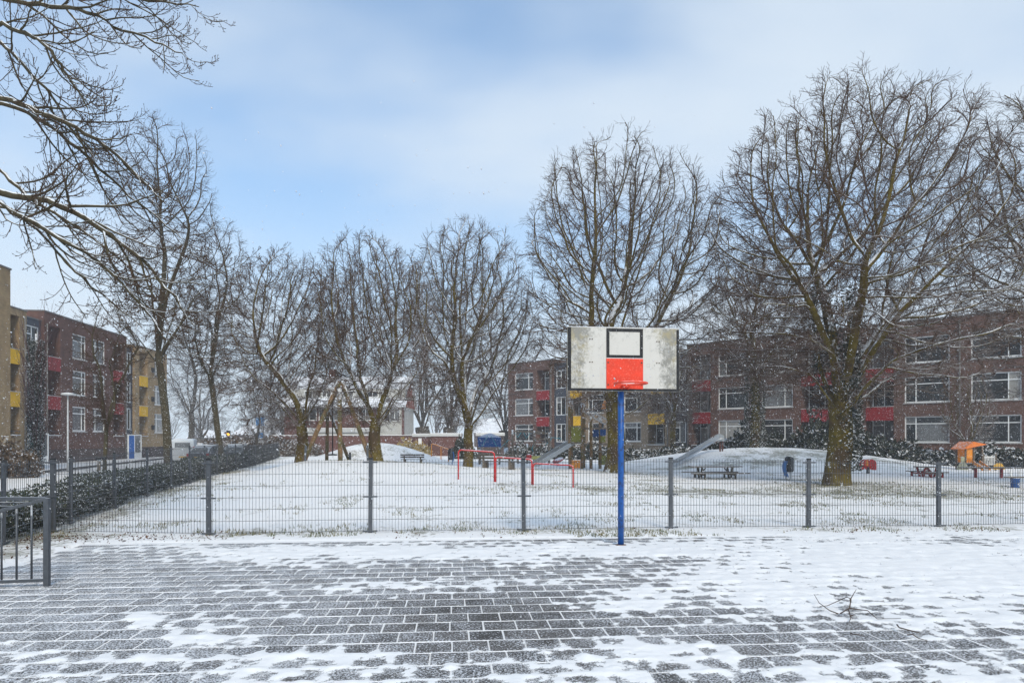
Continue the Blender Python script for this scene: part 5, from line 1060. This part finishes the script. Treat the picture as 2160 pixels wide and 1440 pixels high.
# slide tower behind the hoop pole
tw = E('play_tower', 'wooden play tower with olive panels and a metal slide behind the fence', 'play tower', 1212, 38); z = tw.location.z; s38 = 38 / FPX
def tp(px, py, d=38): return W(px, py, d)
for px, top, d in ((1202, 838, 37.6), (1228, 850, 37.6), (1247, 875, 38), (1266, 880, 38.6), (1206, 845, 39.4), (1232, 850, 39.6)):
    p = tp(px, top, d); MB().tube([(p.x, p.y, H(p.x, p.y) - .1), p], .085, 8).build('post', m_wood, tw, True)
def panel(px0, px1, y0, y1, d, mm, name='panel'): a, b = tp(px0, y0, d), tp(px1, y1, d); B(a.x, b.x, d - .025, d + .025, b.z, a.z).build(name, mm, tw, True)
panel(1205, 1225, 900, 932, 37.6, m_olive); panel(1205, 1224, 970, 987, 37.6, m_orange); panel(1266.8, 1277, 920, 932, 38.5, m_olive); panel(1262, 1278, 960, 980, 39.2, m_olive); panel(1204, 1229, 933, 936, 37.5, m_woodgrey, 'beam'); panel(1250, 1264, 906, 921, 38.6, m_bluepanel)
panel(1266, 1278, 904, 918, 38.4, m_bluepanel)
for y in (902, 935, 950): panel(1231, 1280, y, y + 3.2, 38.1, m_woodgrey, 'rung')
a = tp(1205, 933, 39.5); B(a.x, tp(1229, 933, 37.6).x, 37.7, 39.6, tp(0, 934, 38).z - .05, tp(0, 934, 38).z).build('platform', m_woodgrey, tw, True)
sa, sb_ = tp(1204, 937, 37.9), tp(1130, 986, 36.2); sb_.z = H(sb_.x, sb_.y) + .18
MB().beam(sa, sb_, .5, .03).build('slide_bed', m_steel, tw, True)
dn = Vector((0, 0, 1)); side = (sb_ - sa).cross(dn).normalized() * .26
for s in (-1, 1): MB().beam(sa + side * s + dn * .1, sb_ + side * s + dn * .1, .03, .22).build('slide_side', m_steel, tw, True)
MB().beam(sb_ + Vector((0, 0, -.02)), sb_ + Vector((-.45, -.1, -.06)), .5, .03).build('slide_run_out', m_steel, tw, True)
# slanted ladder roof and orange roof panel
for (x0, y0, x1, y1) in ((1232, 868, 1277, 895), (1240, 862, 1282, 886)): MB().beam(tp(x0, y0, 38), tp(x1, y1, 38.4), .05, .06).build('ladder_rail', m_steel, tw, True)
for k in range(6): f = k / 5; MB().beam(tp(1232 + 45 * f, 868 + 27 * f, 38), tp(1240 + 42 * f, 862 + 24 * f, 38.3), .03).build('ladder_rung', m_steel, tw, True)
MB().add([tp(1268, 862, 38), tp(1282, 862, 38), tp(1280, 846, 38.3), tp(1273, 846, 38.3), tp(1268, 862, 39), tp(1282, 862, 39), tp(1280, 846, 38.7), tp(1273, 846, 38.7)], [(0, 1, 2, 3), (5, 4, 7, 6), (4, 0, 3, 7), (1, 5, 6, 2), (3, 2, 6, 7), (4, 5, 1, 0)]).build('orange_cap', m_orange, tw, True)
# rope climbing frame and blue hip-roofed playhouse
cf = E('climbing_frame', 'rope climbing frame with snowy crossbars left of the play tower', 'climbing frame', 1110, 47)
def cp(px, py, d=47): return W(px, py, d)
for px, top in ((1081, 906), (1127, 908), (1112, 935), (1158, 912), (1092, 940)): p = cp(px, top); MB().tube([(p.x, p.y, H(p.x, p.y) - .1), p], .075, 8).build('post', m_woodgrey, cf, True)
for a, b in (((1082, 909), (1148, 911)), ((1129, 913.5), (1164, 914)), ((1128, 925), (1158, 926))): MB().beam(cp(*a), cp(*b), .10, .10).build('crossbar', m_woodgrey, cf, True)
for pts in ([(1055, 945), (1072, 928), (1080, 928), (1080, 944)], [(1150, 940), (1165, 922), (1185, 925)], [(1085, 912), (1092, 922), (1099, 912)], [(1105, 912), (1110, 924), (1118, 913)], [(1130, 927), (1122, 945), (1128, 962)]): MB().tube([cp(*p) for p in pts], .022, 5).build('rope', m_teal, cf, True)
MB().beam(cp(1063, 926), cp(1077, 952), .06).build('pole', m_woodgrey, cf, True); B(cp(1119, 0).x, cp(1157, 0).x, 46.5, 46.56, cp(0, 968).z, cp(0, 961).z).build('board', mat('pale_yellow', (.45, .42, .12), .6), cf, True)
MB().lathe([(.02, -.2), (.16, -.14), (.2, 0), (.16, .14), (.02, .2)], cp(1116, 963, 46), 12).build('red_ball', m_redtoy, cf, True); MB().tube([(cp(1116, 0, 46).x, 46, H(cp(1116, 0, 46).x, 46) - .05), cp(1116, 968, 46)], .03, 6).build('ball_post', m_galv, cf, True)
rd = E('disc_seat', 'red tilted disc seat on a short stem left of the play tower', 'play seat', 1177, 43); MB().lathe([(.02, -.03), (.36, .0), (.38, .03), (.02, .06)], (0, 0, 0), 16).build('disc', m_redtoy, rd).rotation_euler = (R(20), R(-22), 0)
rd.children[0].location = (0, 0, .34); MB().tube([(0, 0, -.1), (0, 0, .33)], .04, 6).build('stem', m_galv, rd)
bh = E('blue_playhouse', 'playhouse with a bright blue hipped roof behind the forked tree', 'playhouse', 1033, 46); zr = W(0, 942, 46).z - bh.location.z; zt = W(0, 915, 46).z - bh.location.z; zm = W(0, 922, 46).z - bh.location.z
MB().add([(-.76, -.8, zr), (.76, -.8, zr), (.76, .8, zr), (-.76, .8, zr), (-.78, -.8, zm), (.76, -.8, zm), (.76, .8, zm), (-.78, .8, zm), (-.1, 0, zt + .05), (.1, 0, zt + .05)], [(0, 1, 5, 4), (1, 2, 6, 5), (2, 3, 7, 6), (3, 0, 4, 7), (4, 5, 9, 8), (5, 6, 9), (6, 7, 8, 9), (7, 4, 8), (3, 2, 1, 0)]).build('roof', m_bluepanel, bh)
for s in (-1, 1):
    for y in (-.7, .7): MB().tube([(s * .66, y, -.1), (s * .66, y, zr - .002)], .06, 8).build('post', m_woodgrey, bh)
    MB().beam((s * .5, -.83, zr + .02), (s * .1, -.83, zt - .1), .03).build('roof_trim', m_teal, bh)
B(-.6, .6, -.7, .7, .55, .6).build('floor', m_woodgrey, bh)
# slide on the right-hand mound
sl = E('mound_slide', 'steel slide running down the right snow mound', 'slide', 1470, 38.5)
def on(px, d, dz): p = gp(px, d); p.z += dz; return p
P = [W(1520, 924, 41), W(1500, 932, 40.6), W(1478, 945, 40), W(1458, 957, 39.2), W(1440, 968, 38.4), W(1422, 977, 37.6)]
P = [Vector((p.x, p.y, max(p.z, H(p.x, p.y) + .08))) for p in P]
for a, b in zip(P[:-1], P[1:]): MB().beam(a, b + (b - a) * .02, .5, .025).build('slide_bed', m_steel, sl, True)
for s in (-1, 1):
    m = MB(); off = Vector((.55, .8, 0)).normalized() * .26 * s
    for a, b in zip(P[:-1], P[1:]): m.beam(a + off + Vector((0, 0, .08)), b + off + (b - a) * .03 + Vector((0, 0, .08)), .03, .20)
    m.build('slide_side', m_steel, sl, True)
for px in (1519, 1524): p = W(px, 926, 41.2); MB().tube([(p.x, p.y, H(p.x, p.y) - .1), p], .05, 8).build('post', mat('rusty_red_post', (.14, .06, .05), .8), sl, True)
p0, p1 = W(1524, 930, 41.3), W(1552, 930, 41.8); MB().tube([p0, p1, Vector((p1.x, p1.y, H(p1.x, p1.y) - .05))], .022, 6).build('railing', m_galv, sl, True)
MB().prism([(-.32, 0), (.32, 0), (.28, .34), (.0, .46), (-.28, .34)], -.02, .02).build('arch', m_steel, sl).location = W(1517, 930, 41) - sl.location

# ------------------------------------------------------------ street furniture and small things
lp = E('street_lamp', 'slim white street lamp with flat head before the left apartment block', 'street lamp', 143, 40); h = W(0, 832, 40).z - lp.location.z
MB().tube([(0, 0, -.1), (0, 0, 1.2), (0, 0, h)], .065, 10, .04).build('pole', mat('pale_pole', (.50, .52, .54), .5, .1), lp); MB().lathe([(.05, -.06), (.34, -.02), (.36, .03), (.30, .08), (.05, .12)], (0, 0, h), 18).build('lamp_head', mat('lamp_head_white', (.6, .61, .62), .5, snow=.9, sthr=.5), lp)
stk = E('tree_stake', 'short wooden stakes with black strap beside the young street tree', 'stake', 211, 23.8)
for x in (-.04,): MB().tube([(x, 0, -.2), (x, 0, 1.15)], .055, 8).build('stake', m_woodgrey, stk)
MB().beam((-.1, -.06, 1.12), (.26, -.08, 1.12), .05, .09).build('strap', m_black, stk)
bs = E('road_sign', 'blue direction sign on grey posts far down the street', 'sign', 549, 88); w_ = 9 * 88 / FPX; zz0, zz1 = W(0, 897, 88).z - bs.location.z, W(0, 880, 88).z - bs.location.z
m_sign = mat('sign_blue', (.02, .18, .45), .5); B(-w_, w_, -.06, -.02, zz0, zz1).build('panel', m_sign, bs)
for x in (-w_ * .7, w_ * .7): MB().tube([(x, .03, -.2), (x, .03, zz1 + .05)], .06, 8).build('post', m_galv, bs)
B(-w_ * .8, w_ * .7, -.06, -.02, zz0 - 1.6, zz0 - .9).build('lower_panel', m_sign, bs)
tl = E('traffic_light', 'small amber traffic light in the distance left of the blue sign', 'traffic light', 482, 84); MB().tube([(0, 0, -.2), (0, 0, 2.6)], .06, 8).build('post', m_galv, tl); B(-.2, .2, -.15, .15, 2.05, 3.0).build('housing', m_black, tl); MB().tube([(0, -.151, 2.52), (0, -.22, 2.52)], .17, 12).build('amber_lens', mat('amber_lens', (1.0, .42, .03), .4, emit=2.2), tl)
# fallen branch on the court
def twigs(name, label, px, py, lines, r):
    d0 = EYE * FPX / (py - HOR); b = Vector((GX(px, d0), d0, .0)); t = thing(name, label, 'branch', b, 0, 'fallen twigs on the court')
    for pts in lines:
        P = []
        for i, (x, y, *hh_) in enumerate(pts): d = EYE * FPX / (y - HOR); P.append(Vector((GX(x, d), d, .028 + (hh_[0] if hh_ else 0))))
        MB().tube(P, r, 6, r * .45).build('twig', m_ashtwig, t, True)
twigs('fallen_branch', 'forked bare branch lying on the snow at the right of the court', 1790, 1301, [[(1772, 1304, .02), (1792, 1299, .05), (1830, 1302, .04), (1850, 1313, .01), (1900, 1310)], [(1792, 1299, .05), (1795, 1287, .09), (1786, 1281, .08), (1745, 1287, .02), (1730, 1284)], [(1793, 1290, .09), (1806, 1275, .13)], [(1768, 1302, .01), (1750, 1295, .01), (1728, 1283, .03), (1717, 1268, .05)], [(1790, 1301, .04), (1795, 1308), (1791, 1318)], [(1794, 1307, .01), (1802, 1306, .02)]], .0055)
twigs('fallen_twig', 'thin twig on the court right of the forked branch', 1940, 1350, [[(1914, 1345), (1925, 1344), (1937, 1352), (1957, 1358)]], .006); twigs('fallen_twig', 'short thick twig just above the thin twig on the court', 1920, 1337, [[(1892, 1328, .02), (1897, 1332, .01), (1922, 1336), (1941, 1341)]], .007); twigs('fallen_twig', 'short straight twig left of the other twigs on the court', 1810, 1345, [[(1793, 1342), (1812, 1345), (1830, 1349)]], .005)
# dead leaves and grass along the fence, grass on the lawn
g = np.random.default_rng(8)
n = 2600; f = g.random(n); x = np.where(g.random(n) < .5, -8.2 + 3.6 * g.random(n) ** 1.6, -8 + 22 * g.random(n)); v = 12.05 + g.normal(0, .30, n) + np.where(x < -5, .1, 0); cl = fbm(x * 1.1 + 50, x * 0 + 1, 3); keep = g.random(n) < np.where(x < -5, .5, np.clip((cl - .42) * 4, .05, 1)); x, v = x[keep], v[keep]
y = (v + x * ST) / CT + .10 * np.maximum(x - 2, 0) * .5; p = np.stack([x, y, hgt(x, y) + .012], 1); lf = np.array([np.array((xfence(yy) + .25 + abs(g.normal(0, .35)), yy)) for yy in 7 + 10 * g.random(420)]); p = np.concatenate([p, np.stack([lf[:, 0], lf[:, 1], hgt(lf[:, 0], lf[:, 1]) + .012], 1)])
V, Q = leaves(g, p, .042, 1.5, .1); tagp(link('fallen_leaves', np_mesh('fallen_leaves', V, Q), m_litter), 'brown dead leaves scattered along the foot of the fence', 'leaves', kind='stuff')
def grass():
    n = 190000; x = g.uniform(-14, 20, n); y = 11.8 + 22 * g.random(n) ** 1.6; mk = grass_mask(x, y) + (fbm(x * .9, y * .75, 4) - .5) * 1.0 + (fbm(x * 6, y * 4, 3) - .5) * .5
    u, v = to_uv(x, y); k = (mk > .23 - .0 * x) & (v > V1 + .1) & (x > xfence(y) - .1) & (g.random(n) < .55); x, y = x[k], y[k]; n = len(x); z = hgt(x, y); hgt_ = g.uniform(.02, .075, n); a = g.uniform(0, 6.28, n); ln = g.uniform(.01, .05, n)
    w = .004 + .00025 * y; c, s = np.cos(a), np.sin(a); V = np.stack([np.stack([x - s * w, y + c * w, z - .005], 1), np.stack([x + s * w, y - c * w, z - .005], 1), np.stack([x + c * ln, y + s * ln, z + hgt_], 1)], 1).reshape(-1, 3)
    tagp(link('grass', np_mesh('grass', V, None, np.arange(3 * n).reshape(n, 3)), m_blade), 'grass blades poking through the snow on the lawn', 'grass', kind='stuff')
grass()
# falling snow: small real flakes in the air
def flakes():
    n = 38000; d = 4.5 + 36 * g.random(n) ** .75; x = g.uniform(-.85, .85, n) * d; z = g.uniform(0.05, 4.2, n); r = g.uniform(.0022, .0050, n) * (1 + .022 * d); k = z > .06; x, d, z, r = x[k], d[k], z[k], r[k]; n = len(x)
    o = np.array([(1, 1, 1), (-1, -1, 1), (-1, 1, -1), (1, -1, -1)], float) * .8; st = g.uniform(1, 2.1, n); dirv = unit(np.stack([g.normal(.55, .25, n), g.normal(0, .3, n), -np.ones(n)], 1))
    V = np.stack([x, d, z], 1)[:, None] + o[None] * r[:, None, None]; proj = ((V - np.stack([x, d, z], 1)[:, None]) * dirv[:, None]).sum(-1, keepdims=True); V = V + dirv[:, None] * proj * (st[:, None, None] - 1)
    F = np.array([(0, 1, 2), (0, 3, 1), (0, 2, 3), (1, 3, 2)]); T = (F[None] + 4 * np.arange(n)[:, None, None]).reshape(-1, 3)
    tagp(link('falling_snow', np_mesh('falling_snow', V.reshape(-1, 3), None, T), mat('snowflake', (.76, .77, .80), .6, 0, .1, 0, 1)), 'snowflakes drifting through the air', 'snowflakes', kind='stuff')
flakes()
# haze of falling snow
def haze():
    o = B(-260, 260, -25, 330, -1.6, 26).build('haze', None); tagp(o, 'pale haze of falling snow', 'haze', kind='stuff')
    m = bpy.data.materials.new('haze'); m.use_nodes = True; nt = m.node_tree; nt.nodes.clear(); out = nt.nodes.new('ShaderNodeOutputMaterial'); v = nt.nodes.new('ShaderNodeVolumePrincipled')
    v.inputs['Color'].default_value = (.93, .94, .97, 1); v.inputs['Density'].default_value = .0010; v.inputs['Anisotropy'].default_value = 0.2; nt.links.new(v.outputs[0], out.inputs['Volume']); o.data.materials.append(m)
haze()
